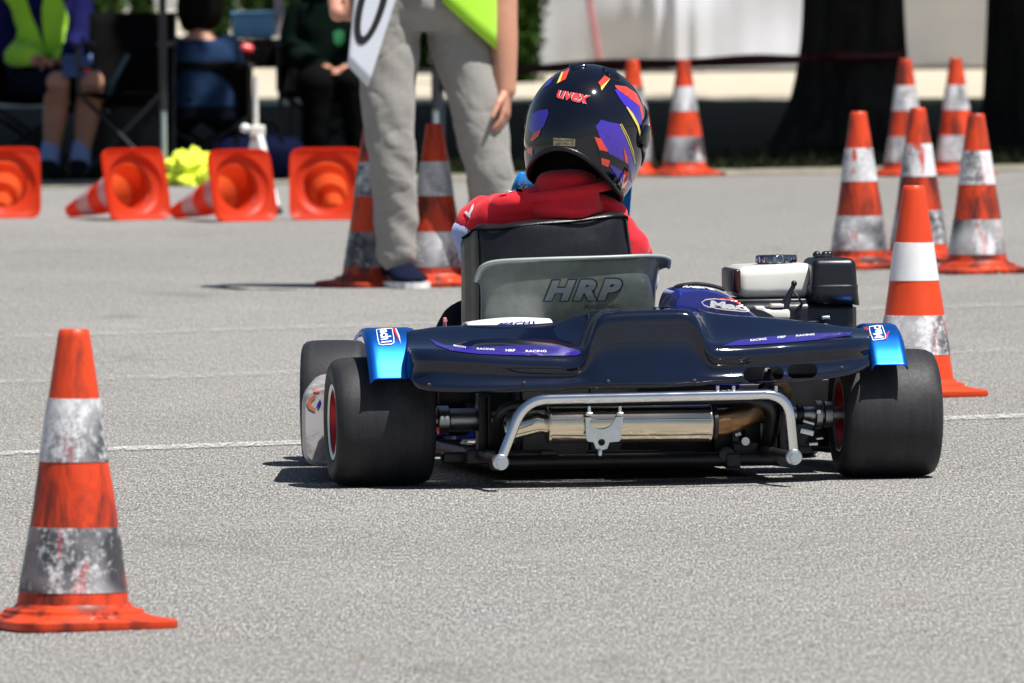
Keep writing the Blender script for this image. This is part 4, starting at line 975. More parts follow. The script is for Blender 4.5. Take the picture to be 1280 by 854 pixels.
for y_, t_ in ((474, 'NORM'), (494, 'SIZE')):
    for x_ in (242, 298): textdecal('lettering', t_, H([(x_, y_ + 6), (x_ + 48, y_ + 8), (x_, y_ - 6), (x_ + 48, y_ - 4)]), HB, 'letter_dark', helmet, .0022, .0, 0, 3)

# ------------------------------------------------------------------ traffic cones
def cone_base(side=.285):
    bm = new(); h = side / 2; n = 9; rows = []
    def sq(k_, r_, z):                    # rounded square ring
        q = 8.0 if r_ >= .042 else 9.0
        return [Vector((math.cos(a), math.sin(a), 0)) * (k_ / (abs(math.cos(a)) ** q + abs(math.sin(a)) ** q) ** (1 / q)) + Vector((0, 0, z)) for a in [2 * math.pi * i / 96 for i in range(96)]]
    def circ(r_, z): return [Vector((r_ * math.cos(math.atan2(p.y, p.x)), r_ * math.sin(math.atan2(p.y, p.x)), z)) for p in sq(h, .045, 0)]
    rows = [sq(h - .002, .045, 0), sq(h, .045, .004), sq(h, .045, .014), sq(h - .004, .042, .0165), sq(h - .018, .04, .0185), circ(.124, .0225), circ(.110, .0275), circ(.100, .034), circ(.0945, .0405)]
    V = grid(bm, rows, True); 
    # underside: ribbed hollow seen when a cone lies on its side
    rows2 = [rows[0], [p.copy() for p in sq(h - .012, .04, .010)], circ(.122, .012), circ(.116, .030), circ(.098, .034), circ(.090, .036)]
    grid(bm, rows2, True); bmesh.ops.remove_doubles(bm, verts=bm.verts[:], dist=1e-5); return bm
HT, RT, RB, ZB = .495, .0255, .094, .038
def cone_r(z): return RB + (RT - RB) * (z - ZB) / (HT - ZB)
def dent(bm):
    for q in bm.verts:
        r_ = Vector((q.co.x, q.co.y)); a = math.atan2(r_.y, r_.x); f = 1 + .035 * noise.noise(Vector((math.cos(a) * 1.3, math.sin(a) * 1.3, q.co.z * 7))) + .012 * noise.noise(Vector((math.cos(a) * 3, math.sin(a) * 3, q.co.z * 22)))
        q.co.x *= f; q.co.y *= f
def make_cone(bands, orange, white, white2, side=.285, thin=False):
    t = thing('traffic_cone', 'orange and white traffic cone', 'traffic cone')
    bm = new()
    prof = [(cone_r(ZB), ZB), (cone_r(.2), .2), (cone_r(.4), .4), (cone_r(HT - .012), HT - .012), (RT, HT - .003), (RT - .003, HT), (RT - .007, HT), (.001, HT - .002), (.001, HT - .006), (RT - .008, HT - .01), (cone_r(.3) - .005, .3), (cone_r(.1) - .005, .1), (cone_r(ZB) - .005, ZB - .002)]
    if thin: prof = prof[:8]
    lathe(bm, prof[:1] + [(cone_r(ZB + .46 * i / 24), ZB + .46 * i / 24) for i in range(25)][1:-1] + prof[3:], seg=64, caps=False); dent(bm); obj('cone_body', bm, orange, t)
    obj('base', cone_base(side), orange, t, True, 50)
    for i, (z0, z1) in enumerate(bands):
        bm = new(); lathe(bm, [(cone_r(z0) - .001, z0 - .0005), (cone_r(z0) + .0012, z0), *[(cone_r(z0 + (z1 - z0) * i / 8) + .0013, z0 + (z1 - z0) * i / 8) for i in range(1, 8)], (cone_r(z1) + .0012, z1), (cone_r(z1) - .001, z1 + .0005)], seg=64, caps=False); dent(bm); obj('reflective_band', bm, (white, white2)[i], t)
    return t
WB = [(.276, .380), (.060, .167)]
proto = make_cone(WB, 'worn_orange_plastic', 'scuffed_white_band', 'blackened_white_band')
def place(px, py, rz, label, tilt=(0, 0), sc=1.03, src=None, group='traffic cones standing on the course'):
    global first
    c = copy_tree(src) if src else proto
    c.location = G(px, py); c.rotation_euler = (tilt[0], tilt[1], R(rz)); c.scale = (sc,) * 3
    c['label'] = label; c['group'] = group; return c
place(92, 784, 24, 'scuffed cone standing alone in front of the kart, nearest of all', (0, R(.8)), 1.012)
GP = 'traffic cones standing on the course'
fresh = make_cone([(.272, .361), (.098, .190)], 'clean_orange_plastic', 'clean_white_band', 'scuffed_white_band', .29)
fresh.scale = (1.03,) * 3; fresh.location = G(1143, 495); fresh.rotation_euler = (0, R(.4), R(18)); fresh['label'] = 'clean bright cone close behind the right rear wheel of the kart'; fresh['group'] = GP
place(545, 358, 12, 'standing cone just right of the trousered front leg', src=proto)
place(467, 358, 30, 'standing cone mostly hidden behind the trousered front leg', src=proto)
bat = make_cone(WB, 'battered_orange_plastic', 'red_smeared_band', 'blackened_white_band'); bat.location = (0, -50, 0)
place(1075, 336, 14, 'dirty cone with red smear, left one of the right-hand trio', src=bat)
place(1149, 328, 38, 'cone rising directly behind the clean bright cone', src=bat)
place(1222, 341.5, 20, 'dirty cone at the right edge, right one of the trio', src=bat)
place(856, 220, 25, 'distant cone right of the helmet', src=proto, sc=1.02)
place(792, 220, 10, 'distant cone half hidden behind the helmet', src=proto, sc=1.02)
place(1133, 220, 30, 'distant cone in front of the dark trunk, left of the far pair', src=proto, sc=1.02)
place(1196, 219, 15, 'distant cone against the pale marquee, right of the far pair', src=proto, sc=1.02)
# cones lying on their sides, hollow base towards the camera
bpy.data.batch_remove([o for o in [bat] + list(bat.children)])
fallen = make_cone(WB, 'thin_orange_plastic', 'thin_white_band', 'thin_white_band', .28, True); fallen.location = (0, -50, 0)
ang = math.atan2(.14 - RT, HT)
def lay(px, py, yaw, label):
    c = copy_tree(fallen)
    # cone axis: tip points away from the camera turned by yaw, resting on base edge and tip
    A_ = Matrix.Rotation(R(yaw), 4, 'Z') @ Matrix.Rotation(-(math.pi / 2 + ang), 4, 'X')
    g = G(px, py); c.rotation_euler = A_.to_euler(); off = A_ @ Vector((0, 0, 0)); c.scale = (1, 1, 1)
    # lower edge of the square base touches the ground
    zs = min((A_ @ Vector((sx * .14, sy * .14, 0))).z for sx in (-1, 1) for sy in (-1, 1)); c.location = (g.x, g.y, -zs + .002)
    c['label'] = label; c['group'] = 'traffic cones knocked over in a row'
    for ch in c.children:
        if ch.name.startswith('base') or ch.name.startswith('cone_body'): pass
    return c
lay(6, 273, 4, 'overturned cone at the left edge showing its hollow base')
lay(172, 275, 34, 'overturned cone left of the yellow heap, tip pointing left')
lay(305, 277, 34, 'overturned cone touched by the red and white tripod leg')
lay(408, 275, -3, 'overturned cone left of the standing man, tip pointing away')

bpy.data.batch_remove([o for o in [fallen] + list(fallen.children)])
# ------------------------------------------------------------------ the man with the number card
MD = 40.0
m0 = at(545, 350, MD); m0.z = 0
man = thing('person', 'standing man in grey trousers and lime vest behind the kart, seen from the waist down', 'person', m0)
bpy.context.view_layer.update()
def M(px, py, dd=0.): return at(px, py, MD + dd) - m0
hands_bm = new()
hipz = M(535, 0).z
T_ = [((-.02, .02, .86), .165, .115), ((-.01, .02, 1.0), .165, .11), ((0, .02, 1.12), .15, .10), ((.01, .02, 1.28), .17, .11), ((.01, .02, 1.40), .175, .105), ((.01, .02, 1.46), .11, .07), ((.01, .02, 1.50), .06, .06)]
def mt(bm, g): ringloft(bm, [(c, a + g, b + g) for c, a, b in T_], 32, 2.3)
bm = new(); mt(bm, 0); limb(bm, [(.01, .02, 1.48), (.01, 0, 1.58)], [.055, .055]); head(bm, (.015, -.01, 1.66), (.3, -1, -.1))
wR = M(632, 112, -.02); eR = M(626, -35, .02)
limb(bm, [(.19, .02, 1.42), eR, eR.lerp(wR, .5), wR], [.056, .050, .046, .034], 8)
hand(bm, wR, (-.02, -.25, -1), (-.8, -.5, 0), (-.25, -1, .2), (.25, .35, .3), .92)
wL = M(423, 16, -.30); eL = M(418, -85, .0)
limb(bm, [(-.17, .02, 1.42), eL, eL.lerp(wL, .5), wL], [.05, .042, .038, .029], 8)
hand(bm, wL, (.95, -.25, .15), (.1, .9, -.1), (.1, -.1, 1), (.45, .75, .5), .95)
LL = [M(488, -15, .0), M(486, 90, -.02), M(489, 188, -.04), M(495, 270, 0), M(497, 338, .02)]
RL = [M(568, -10, .05), M(592, 115, .02), M(608, 205, 0), M(612, 280, .06), M(614, 334, .10)]
limb(bm, LL, [.085, .075, .058, .05, .04], 8); limb(bm, RL, [.085, .072, .058, .05, .04], 8)
fuse('body', bm, 'skin', man, .0048, 3)
def tr_fold(co):
    a = noise.noise(Vector((co.x * 9 + co.z * 5, co.y * 9, co.z * 6 - co.x * 4))); b = 1.0 * noise.noise(Vector((co.x * 11, co.y * 9, co.z * 15 + co.x * 13))) + .5 * noise.noise(Vector((co.x * 24, co.y * 20, co.z * 7 - co.x * 9)))
    low = max(0, .5 - co.z) * 2; knee = max(0, 1 - abs(co.z - .45) / .16); cr = max(0, 1 - abs(co.z - .80) / .12)
    rd = max(0, 1 - abs(noise.noise(Vector((co.x * 6 + co.z * 7, co.y * 6, co.z * 10 - co.x * 5)))) / .22) ** 2; rk = max(0, 1 - abs(noise.noise(Vector((co.x * 13 - co.z * 4, co.y * 9 + 4, co.z * 14 + co.x * 10)))) / .2) ** 2
    return -.0022 * rd - .002 * rk * (low + .5 * knee + .4 * cr) + .006 * a + (.004 + .007 * low + .005 * knee + .005 * cr) * b
bm = new(); ringloft(bm, [((-.02, .02, .80), .150, .105), ((-.015, .02, .87), .183, .13), ((-.01, .02, .96), .186, .128), ((-.01, .02, 1.06), .170, .118)], 32, 2.4)
LT = [M(497, -5, .0), M(486, 60, -.01), M(486, 120, -.03), M(489, 190, -.04), M(494, 265, -.01), M(495, 305, 0), M(496, 318, .0)]
RT_ = [M(565, -5, .04), M(577, 55, .03), M(594, 122, .01), M(609, 200, 0), M(613, 270, .04), M(614, 310, .08), M(614, 322, .08)]
limb(bm, LT, [.096, .095, .086, .077, .069, .064, .063], 6, 22); limb(bm, RT_, [.105, .100, .090, .078, .074, .070, .068], 6, 22)
fuse('trousers', bm, 'grey_trousers', man, .0065, 3, tr_fold)
bm = new(); ringloft(bm, [((-.0, .02, .99), .19, .135), ((.0, .02, 1.12), .178, .125), ((.01, .02, 1.28), .19, .13), ((.01, .02, 1.42), .19, .12), ((.01, .02, 1.47), .12, .085)], 32, 2.3)
fuse('tee_shirt', bm, 'blue_tee', man, .008, 2, lambda co: .004 * noise.noise(co * 14)); bpy.data.objects['tee_shirt'].data.materials[0] = simple('tee_blue', (.05, .20, .42), .85)
# vest: open front, hem drawn up in a slant to the left
bm = new(); rows = []
for i in range(29):
    a = R(-86 + 348 * i / 28); row = []
    for j in range(13):
        t = j / 12; ca, sa = math.cos(a), math.sin(a)
        hem = .910 - .185 * max(0, ca) ** .85 + .03 * max(0, -ca)
        z = hem + (1.45 - hem) * t; g = .205 - .02 * t; 
        row.append(Vector((.012 + g * math.copysign(abs(ca) ** .9, ca) * (1 if t < .8 else 1 - (t - .8) * 1.2), .02 + (.148 - .02 * t) * sa, z)) + Vector((ca, sa, 0)) * .008 * noise.noise(Vector((a * 3, z * 5, 0))))
    rows.append(row)
grid(bm, rows); vest = obj('vest', bm, 'hi_vis_lime', man); solid(vest, .004)
hv = vest
def gp_(px, py): return G(px, py) - m0
def fp_(px, dd): p = at(px, 350, MD + dd) - m0; p.z = 0; return p
shoe('shoe', fp_(489, .09), fp_(489, .09) + Vector((.085, -.26, 0)), .050, .10, 'shoe_navy', man)
shoe('shoe', fp_(608, .18), fp_(608, .18) + Vector((.09, -.25, 0)), .050, .10, 'shoe_navy', man)
bm = new(); p = fp_(498, .03); limb(bm, [(p.x, p.y - .02, .08), (p.x - .003, p.y - .01, .15)], [.043, .041], 4); obj('sock', bm, 'white_cloth', man)
bm = new(); p = fp_(616, .12); limb(bm, [(p.x, p.y - .02, .08), (p.x - .003, p.y - .01, .15)], [.043, .041], 4); obj('sock', bm, 'white_cloth', man)
eyes_hair(man, (.015, -.01, 1.66), (.3, -1, -.1), 'hair_dark')
# number card in his hand
cd = thing('number_card', 'white card with a black zero held in the standing man\'s hand', 'card', at(455, 60, MD - .34)); bpy.context.view_layer.update()
c0 = Vector(cd.location)
def CP(px, py, dd=0): return at(px, py, MD - .34 + dd) - c0
bm = new(); corner = [(434, 82), (460, 109.5), (499, -14), (470, -46)]; rows = []
for i in range(9):
    t = i / 8; rows.append([CP(*(Vector(corner[0]).lerp(Vector(corner[3]), t).lerp(Vector(corner[1]).lerp(Vector(corner[2]), t), s)), dd=.02 * (s - .5) + .03 * math.sin(t * 2)) for s in [j / 8 for j in range(9)]])
bm = new(); corner[3] = (449, -60); rows = []
for i in range(9):
    t = i / 8; rows.append([CP(*(Vector(corner[0]).lerp(Vector(corner[3]), t).lerp(Vector(corner[1]).lerp(Vector(corner[2]), t), s)), dd=0) for s in [j / 8 for j in range(9)]])
grid(bm, rows); sheet = obj('sheet', bm, 'card_white', cd); solid(sheet, .003, 0)
bm = new(); ra = []; rb = []
for k_ in range(49):
    a = 2 * math.pi * k_ / 48; th = R(15)
    for (sa_, sb_, L_) in ((58, 18.5, ra), (47, 9.5, rb)):
        x_ = sb_ * math.cos(a); y_ = -sa_ * math.sin(a); L_.append(bm.verts.new(CP(466 + x_ * math.cos(th) - y_ * math.sin(th), 0 + x_ * math.sin(th) * .3 + y_ * math.cos(th), -.0035)))
for i in range(48): bm.faces.new((ra[i], ra[i + 1], rb[i + 1], rb[i]))
dg_ = obj('digit', bm, 'ink_black', cd, False)
# ------------------------------------------------------------------ setting
def sheet_poly(name, pts, mat, kind='structure', label=None):
    bm = new(); bm.faces.new([bm.verts.new(p) for p in pts]); o = obj(name, bm, mat, None, False); tag(o, label, None, None, kind); return o
def gz(px, py, z): 
    g = G(px, py, z); return (g.x, g.y, z)
bm = new(); bmesh.ops.create_grid(bm, x_segments=8, y_segments=8, size=600); tag(obj('ground', bm, 'asphalt', None, False), kind='structure')
e0 = Vector(gz(0, 226.5, .004)); e1 = Vector(gz(1280, 205, .004)); ed = (e1 - e0)
bm = new(); rows = []
for i in range(161):
    t = -3 + 7 * i / 160; p = e0 + ed * t; w_ = .15 * noise.noise(Vector((t * 9, 0, 0))) + .06 * noise.noise(Vector((t * 60, 0, 3)))
    rows.append([p + Vector((0, w_, 0)), Vector((p.x, 75.5 + .3 * noise.noise(Vector((t * 9, 4, 0))), .004))])
grid(bm, rows); tag(obj('grass', bm, 'grass', None, False), kind='stuff')
sheet_poly('gravel_path', [(-40, 75.2, .008), (40, 75.2, .008), (40, 140, .008), (-40, 140, .008)], 'gravel')
bm = new(); rows = []
for i in range(81):
    t = -3 + 7 * i / 80; p = e0 + ed * t; rows.append([p + Vector((0, -1.3 + .5 * noise.noise(Vector((t * 12, 0, 9))), -.001)), p + Vector((0, .2, -.001))])
grid(bm, rows); tag(obj('verge', bm, 'dry_verge', None, False), kind='structure')
# short grass blades along the edge so it is not a clean line
rng = np.random.default_rng(3)
vs_ = []; fs = []
for i in range(9000):
    t = rng.uniform(-.9, 1.9); p = e0 + ed * t; y = p.y + abs(rng.normal(0, 1.2)) - .1; h_ = rng.uniform(.02, .07); x = p.x; a = rng.uniform(0, 6.28); wv = .006; lx, ly = rng.normal(0, .02, 2)
    b = len(vs_); vs_ += [(x - wv * math.cos(a), y - wv * math.sin(a), .004), (x + wv * math.cos(a), y + wv * math.sin(a), .004), (x + lx, y + ly, h_)]; fs.append((b, b + 1, b + 2))
me = bpy.data.meshes.new('grass_blades'); me.from_pydata(vs_, [], fs); tag(link('grass_blades', me, 'grass'), kind='stuff')
def line(name, p0, p1, wpx, mat, ext=1.6):
    a = Vector(gz(*p0, .004)); b = Vector(gz(*p1, .004)); d = b - a; a = a - d * ext; b = b + d * ext; n_ = Vector((-d.y, d.x, 0)).normalized(); w_ = wpx
    bm = new(); rows = []
    for i in range(121):
        p = a.lerp(b, i / 120); wv = w_ * (1 + .25 * noise.noise(p * 3)); rows.append([p - n_ * wv / 2, p + n_ * wv / 2])
    grid(bm, rows); return tag(obj(name, bm, mat, None, False), kind='structure')
line('painted_line', (0, 566), (1280, 519), .16, 'worn_white_paint'); line('painted_line', (0, 477), (1280, 436), .22, 'faint_white_paint'); line('painted_line', (0, 421), (1280, 380), .25, 'faint_white_paint')
for (px, py, w_, h_, mt_) in ((65, 449, 12, 5, 'pink_paint'), (95, 494, 16, 6, 'pink_paint'), (1130, 755, 46, 10, 'pink_paint'), (20, 714, 22, 8, 'pink_paint'), (620, 806, 34, 9, 'yellow_paint'), (325, 489, 90, 12, 'yellow_paint'), (190, 485, 60, 6, 'yellow_paint'), (1050, 762, 60, 12, 'yellow_paint'), (610, 822, 30, 10, 'yellow_paint')):
    c = Vector(gz(px, py, .005)); s = 16000 / c.y; bm = new(); n = 20
    bm.faces.new([bm.verts.new(c + Vector((w_ / 2 / s * math.cos(a) * (1 + .4 * noise.noise(Vector((a, px, 0)))), h_ / 2 / s / 1.22 * s * c.y / s * .0 + h_ * c.y / (1.22 * s) / 2 * math.sin(a), 0))) for a in [2 * math.pi * i / n for i in range(n)]])
    tag(obj('paint_mark', bm, mt_, None, False), kind='structure')
# small stones and leaf scraps lying about
vs_ = []; fs = []
for i in range(420):
    y = rng.uniform(20, 50); x = rng.uniform(-1, 1) * y * .045; r_ = rng.uniform(.002, .006) * (1 if rng.random() < .9 else 1.8); b = len(vs_)
    for k_ in range(5): a = 1.2566 * k_ + rng.uniform(-.3, .3); vs_.append((x + r_ * math.cos(a), y + r_ * math.sin(a), .0))
    vs_.append((x, y, r_ * rng.uniform(.5, 1.2))); fs += [(b + k_, b + (k_ + 1) % 5, b + 5) for k_ in range(5)]
me = bpy.data.meshes.new('loose_gravel'); me.from_pydata(vs_, [], fs); tag(link('loose_gravel', me, 'dry_verge'), kind='stuff')

# --- leaf clusters
def leaves(name, cents, n, size, mat, parent=None, seed=1, flat=.8, shell=0.):
    g = np.random.default_rng(seed); tot = len(cents); per = n // tot; V = []; Fc = []
    for c, rx, ry, rz in cents:
        u = g.normal(size=(per, 3)); u /= np.linalg.norm(u, axis=1)[:, None]; r_ = (shell + (1 - shell) * g.random(per) ** .5)[:, None]; P = np.array(c) + u * r_ * np.array([rx, ry, rz]) * (1 + .18 * g.normal(size=(per, 1)))
        a = g.normal(size=(per, 3)); a /= np.linalg.norm(a, axis=1)[:, None]; b = np.cross(a, g.normal(size=(per, 3))); b /= np.linalg.norm(b, axis=1)[:, None]
        s = size * g.uniform(.6, 1.4, (per, 1)); base = len(V) * 0
        q = np.stack([P - a * s, P - b * s * .5, P + a * s, P + b * s * .5], 1).reshape(-1, 3); V.append(q)
    V = np.concatenate(V); V[:, 2] = np.maximum(V[:, 2], .01); Fc = np.arange(len(V)).reshape(-1, 4); me = bpy.data.meshes.new(name); me.from_pydata(V.tolist(), [], Fc.tolist()); return link(name, me, mat, parent)
def tree(px, d, r_, label, flare, lean, crown, seed):
    c = at(px, 200, d); c.z = 0; t = thing('tree', label, 'tree', c); bm = new(); rows = []
    for i in range(34):
        z = 4.2 * (i / 33) ** 1.6; row = []
        for k_ in range(40):
            a = 2 * math.pi * k_ / 40; rr = r_ * (1 - .06 * z) + flare * math.exp(-z / .16) * (1 + .55 * math.sin(a * 5 + 1.3) + .2 * math.sin(a * 3)) * .5 + flare * .35 * math.exp(-z / .45)
            rr *= 1 + .06 * noise.noise(Vector((math.cos(a) * 2, math.sin(a) * 2, z * 1.5 + seed)))
            row.append((rr * math.cos(a) + lean * z, rr * math.sin(a), z - .02))
        rows.append(row)
    V = grid(bm, rows, True); bm.faces.new(V[-1]); obj('trunk', bm, 'bark', t, True, 180)
    for k_ in range(5):
        a = k_ * 1.3 + seed; bm = new(); tube(bm, smooth_path([(lean * 4, 0, 3.6), (lean * 4 + 1.1 * math.cos(a), 1.1 * math.sin(a), 4.6), (2.6 * math.cos(a), 2.6 * math.sin(a), 5.6)], 6), [.16 - .01 * i for i in range(13)], 10); obj('limb', bm, 'bark', t)
    leaves('crown', crown, 22000, .20, 'leaves', t, seed); return t
def cl(seed, x0, x1, y0, y1, n):
    g = np.random.default_rng(seed); return [((g.uniform(x0, x1), g.uniform(y0, y1), g.uniform(3.6, 6.5)), g.uniform(1.6, 2.4), g.uniform(1.6, 2.4), g.uniform(.9, 1.3)) for _ in range(n)]
tree(1066, 61.5, .235, 'thick dark tree trunk behind the right-hand cones, flaring at its foot', .22, .012, cl(1, -4.5, 3.0, -4.6, 9, 34), 1)
tree(1275, 62.5, .155, 'dark tree trunk cut by the right edge of the picture', .08, .0, cl(2, -1.5, 6, -4.6, 9, 30), 2)
t3 = tree(-180, 66, .2, 'dark tree trunk standing beyond the left side of the shaded rest area', .15, .0, cl(4, -4, 4.5, -6.8, 7, 34), 4)
t4 = tree(462, 71, .17, 'slim dark tree trunk deep in the shade behind the standing man', .10, .0, cl(5, -3.1, 4.4, -11.5, 4, 40), 5)

# --- barrier tape from the thick trunk
bt = thing('barrier_tape', 'dark red tape strung across the verge and round the thick trunk', 'tape', at(850, 78, 61.0)); c0 = Vector(bt.location); bm = new(); rows = []
pts = smooth_path([at(560, 92, 62) - c0, at(690, 84.5, 61.3) - c0, at(860, 78.5, 61.1) - c0, at(990, 74, 61.0) - c0, at(1015, 72.5, 61.15) - c0, at(1060, 70.5, 61.1) - c0, at(1128, 69.5, 61.3) - c0], 8)
rows = [[p + Vector((0, .004 * math.sin(i), .024 + (.006 * math.sin(i * .7)))), p - Vector((0, .004 * math.sin(i), .024))] for i, p in enumerate(pts)]
grid(bm, rows); o = obj('tape', bm, 'tape_red', bt); solid(o, .002, 0)
p_ = at(575, 200, 62); p_.z = 0
bm = new(); lathe(bm, [(.014, 0), (.014, .5), (.004, .53)], p_, (0, 0, 1), 12); tag(obj('barrier_stake', bm, 'pole_black'), 'thin black stake holding the dark red tape beyond the standing man', 'stake')

# --- white marquee
TD = 87.
def T(px, py, d=TD): return at(px, py, d)
x0 = T(668, 90).x; x1 = T(1290, 90).x + 2.5
mq = thing('marquee', 'white fabric marquee wall with hanging folds beyond the trees', 'marquee', (x0, TD, 0)); L = Vector((x0, TD, 0))
bm = new(); rows = []
nx = 220
for i in range(nx + 1):
    x = x0 + (x1 - x0) * i / nx; row = []
    for j in range(26):
        z = .03 + 3.0 * (j / 25) ** 1.3; f = .06 * noise.noise(Vector((x * 1.1 + z * .9, z * .5, 1))) + .30 * noise.noise(Vector((x * .55 - z * .2, z * .9 + x * .35, 5))) + .10 * noise.noise(Vector((x * .9, z * 1.9 - x * .5, 8))) + .018 * noise.noise(Vector((x * 6, z * .9, 2)))
        xb = T(838, 50).x; g = math.exp(-((x - xb) / .20) ** 2); f -= g * (.18 + .05 * math.sin((x - xb) * 40)) * (1 - .2 * z)
        row.append(Vector((x, TD + f, z)) - L)
    rows.append(row)
grid(bm, rows); o = obj('side_wall', bm, 'marquee_fabric', mq); solid(o, .004)
bm = new(); zr = 3.03; rows = [[Vector((x0 - .2, TD - .25, zr - .1)) - L, Vector((x1, TD - .25, zr - .1)) - L], [Vector((x0 - .2, TD - .2, zr + .02)) - L, Vector((x1, TD - .2, zr + .02)) - L], [Vector((x0 - .2, TD + 3, 4.4)) - L, Vector((x1, TD + 3, 4.4)) - L], [Vector((x0 - .2, TD + 6, zr)) - L, Vector((x1, TD + 6, zr)) - L]]
grid(bm, rows); o = obj('roof', bm, 'marquee_fabric', mq, False); solid(o, .004)
bm = new(); tube(bm, [T(731, -60, TD - .3) - L, T(738, 10, TD - .3) - L, T(750, 78, TD - .3) - L], .022, 10); obj('guy_strap', bm, 'stripe_red', mq)
bpy.data.objects['guy_strap'].data.materials[0] = simple('faded_red', (.40, .16, .17), .7)
for px in (670, 876, 1015, 1128, 1250):
    bm = new(); p = T(px, 50, TD + .12) - L; tube(bm, [(p.x, p.y, 0), (p.x, p.y, 3.0)], .03, 10); obj('post', bm, 'pole_grey', mq)
# --- shrubs
def shrub(px0, px1, pyb, d, h_, label, seed, n=5200, mat='shrub_leaves', group=None):
    a = at(px0, pyb, d); b = at(px1, pyb, d); c = (a + b) / 2; c.z = 0; rx = (b.x - a.x) / 2
    t = thing('shrub', label, 'shrub', c, 0, group); bm = new(); tube(bm, [(0, 0, 0), (.02, 0, h_ * .6)], [.04, .02], 8); obj('stem', bm, 'bark', t)
    leaves('crown', [((0, 0, h_ * (.30 + .42 * i)), rx * (1 - .12 * i), rx * .8, h_ * .34) for i in range(2)] + [((0, 0, h_ * .55), rx * .92, rx * .8, h_ * .5)], n, .045, mat, t, seed, shell=.45); return t
shrub(612, 676, 104, 83, 1.9, 'dark green clipped shrub beside the end of the white marquee', 11, 9000)
for i, (a, b, d, h_, lb) in enumerate(((-60, 70, 92, 2.6, 'broad shrub far behind the seated official'), (60, 150, 94, 1.1, 'low shrub in the distance above the black chair'), (165, 190, 93, 1.5, 'narrow shrub in the distance above the black chair'), (228, 300, 95, 2.2, 'tall shrub in the distance behind the head in blue'), (300, 372, 96, 2.4, 'tall shrub in the distance above the blue box'), (375, 480, 92, 2.4, 'broad shrub in the distance behind the dark green jacket'), (480, 560, 90, 2.6, 'dense shrub in the distance behind the standing man'), (555, 622, 91, 2.4, 'dense shrub between the standing man and the marquee'))):
    shrub(a, b, 95, d, h_, lb, 20 + i, 6000, 'leaves', 'shrubs along the far edge of the gravel')

# ------------------------------------------------------------------ rest area under the black canopy
cp = at(190, 200, 56.6); cp.z = 0
cn = thing('canopy_tent', 'open black canopy on slim poles shading the seated people', 'canopy', cp)
wx, wy = 1.3, 2.5
bm = new(); V = grid(bm, [[(-wx, -wy, 2.15), (wx, -wy, 2.15)], [(-wx, -wy, 2.38), (wx, -wy, 2.38)], [(-wx * .1, 0, 3.0), (wx * .1, 0, 3.0)], [(-wx, wy, 2.38), (wx, wy, 2.38)], [(-wx, wy, 2.15), (wx, wy, 2.15)]]); o = obj('roof', bm, 'canopy_fabric', cn, False); solid(o, .004)
pq = at(205, 186, 54.6) - cp
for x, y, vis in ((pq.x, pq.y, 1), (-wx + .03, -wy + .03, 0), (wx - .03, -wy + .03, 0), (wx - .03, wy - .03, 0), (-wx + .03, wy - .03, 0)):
    bm = new(); tube(bm, [(x, y, 0), (x, y, .33)], .0125, 12); pl = obj('pole', bm, 'pole_grey', cn); bm = new(); tube(bm, [(x, y, .32), (x, y, 2.4)], .0165, 12); obj('pole_shade', bm, 'pole_black', pl)  # black upper length: shade on the pole put into its colour
    bm = new(); box(bm, (x, y, .005), (.08, .08, .01), .002); obj('foot_plate', bm, 'pole_grey', pl)

def camp_chair(loc, rz, label, seat_z=.40, wd=.52, back=.78, mat='black_cloth', tubes='dark_gunmetal'):
    t = thing('folding_chair', label, 'chair', loc, rz, 'folding chairs in the shade'); h = wd / 2
    bm = new(); grid(bm, [[(-h + wd * j / 10, -.02 + .42 * i / 8, seat_z - .03 * math.sin(math.pi * j / 10) * math.sin(math.pi * i / 8) - .02 * i / 8) for j in range(11)] for i in range(9)]); o = obj('seat', bm, mat, t); solid(o, .006)
    bm = new(); grid(bm, [[(-h + wd * j / 10, .40 + .12 * i / 8 + .03 * math.sin(math.pi * j / 10), seat_z - .04 + (back - seat_z + .04) * i / 8) for j in range(11)] for i in range(9)]); o = obj('backrest', bm, mat, t); solid(o, .006)
    for a, b in (((-h, -.03, 0), (h, -.03, seat_z)), ((h, -.045, 0), (-h, -.045, seat_z)), ((-h, .42, 0), (h, .42, seat_z - .02)), ((h, .435, 0), (-h, .435, seat_z - .02))):
        bm = new(); tube(bm, [a, b], .0105, 10); obj('leg', bm, tubes, t)
    for s in (-1, 1):
        bm = new(); tube(bm, [(s * h, .42, 0), (s * h, .425, seat_z), (s * h, .53, back)], .0105, 10); obj('back_post', bm, tubes, t)
        bm = new(); tube(bm, [(s * h, -.03, seat_z), (s * h, -.035, seat_z + .2)], .0105, 10); box(bm, (s * h, .2, seat_z + .205), (.05, .5, .02), .008); obj('armrest', bm, tubes, t)
    return t
# seated official
OD = 54.9
o0 = G(78, 223); o0.z = 0
off = thing('person', 'seated official in lime vest, navy jacket and shorts with bare legs', 'person', o0); bpy.context.view_layer.update()
def O(px, py, dd=0): return at(px, py, o0.y + dd) - o0
camp_chair((O(40, 100).x + o0.x, o0.y + .38, 0), R(8), 'grey-legged folding chair under the official in the lime vest', .36, .50, .72)
ds = .42
hips = [O(38, 96, ds), O(75, 96, ds)]
kn = [O(72, 104, -.02), O(114, 103, -.02)]; an = [O(64, 198, .03), O(102, 198, .03)]
bm = new(); pel = O(56, 92, ds + .04)
tr = [(pel + Vector((0, 0, -.06)), .15, .11), (pel + Vector((0, 0, .05)), .155, .11), (pel + Vector((-.0, .02, .22)), .14, .10), (pel + Vector((-.01, .03, .36)), .165, .105), (pel + Vector((-.015, .03, .46)), .17, .10), (pel + Vector((-.015, .02, .52)), .11, .075), (pel + Vector((-.01, .01, .56)), .055, .055)]
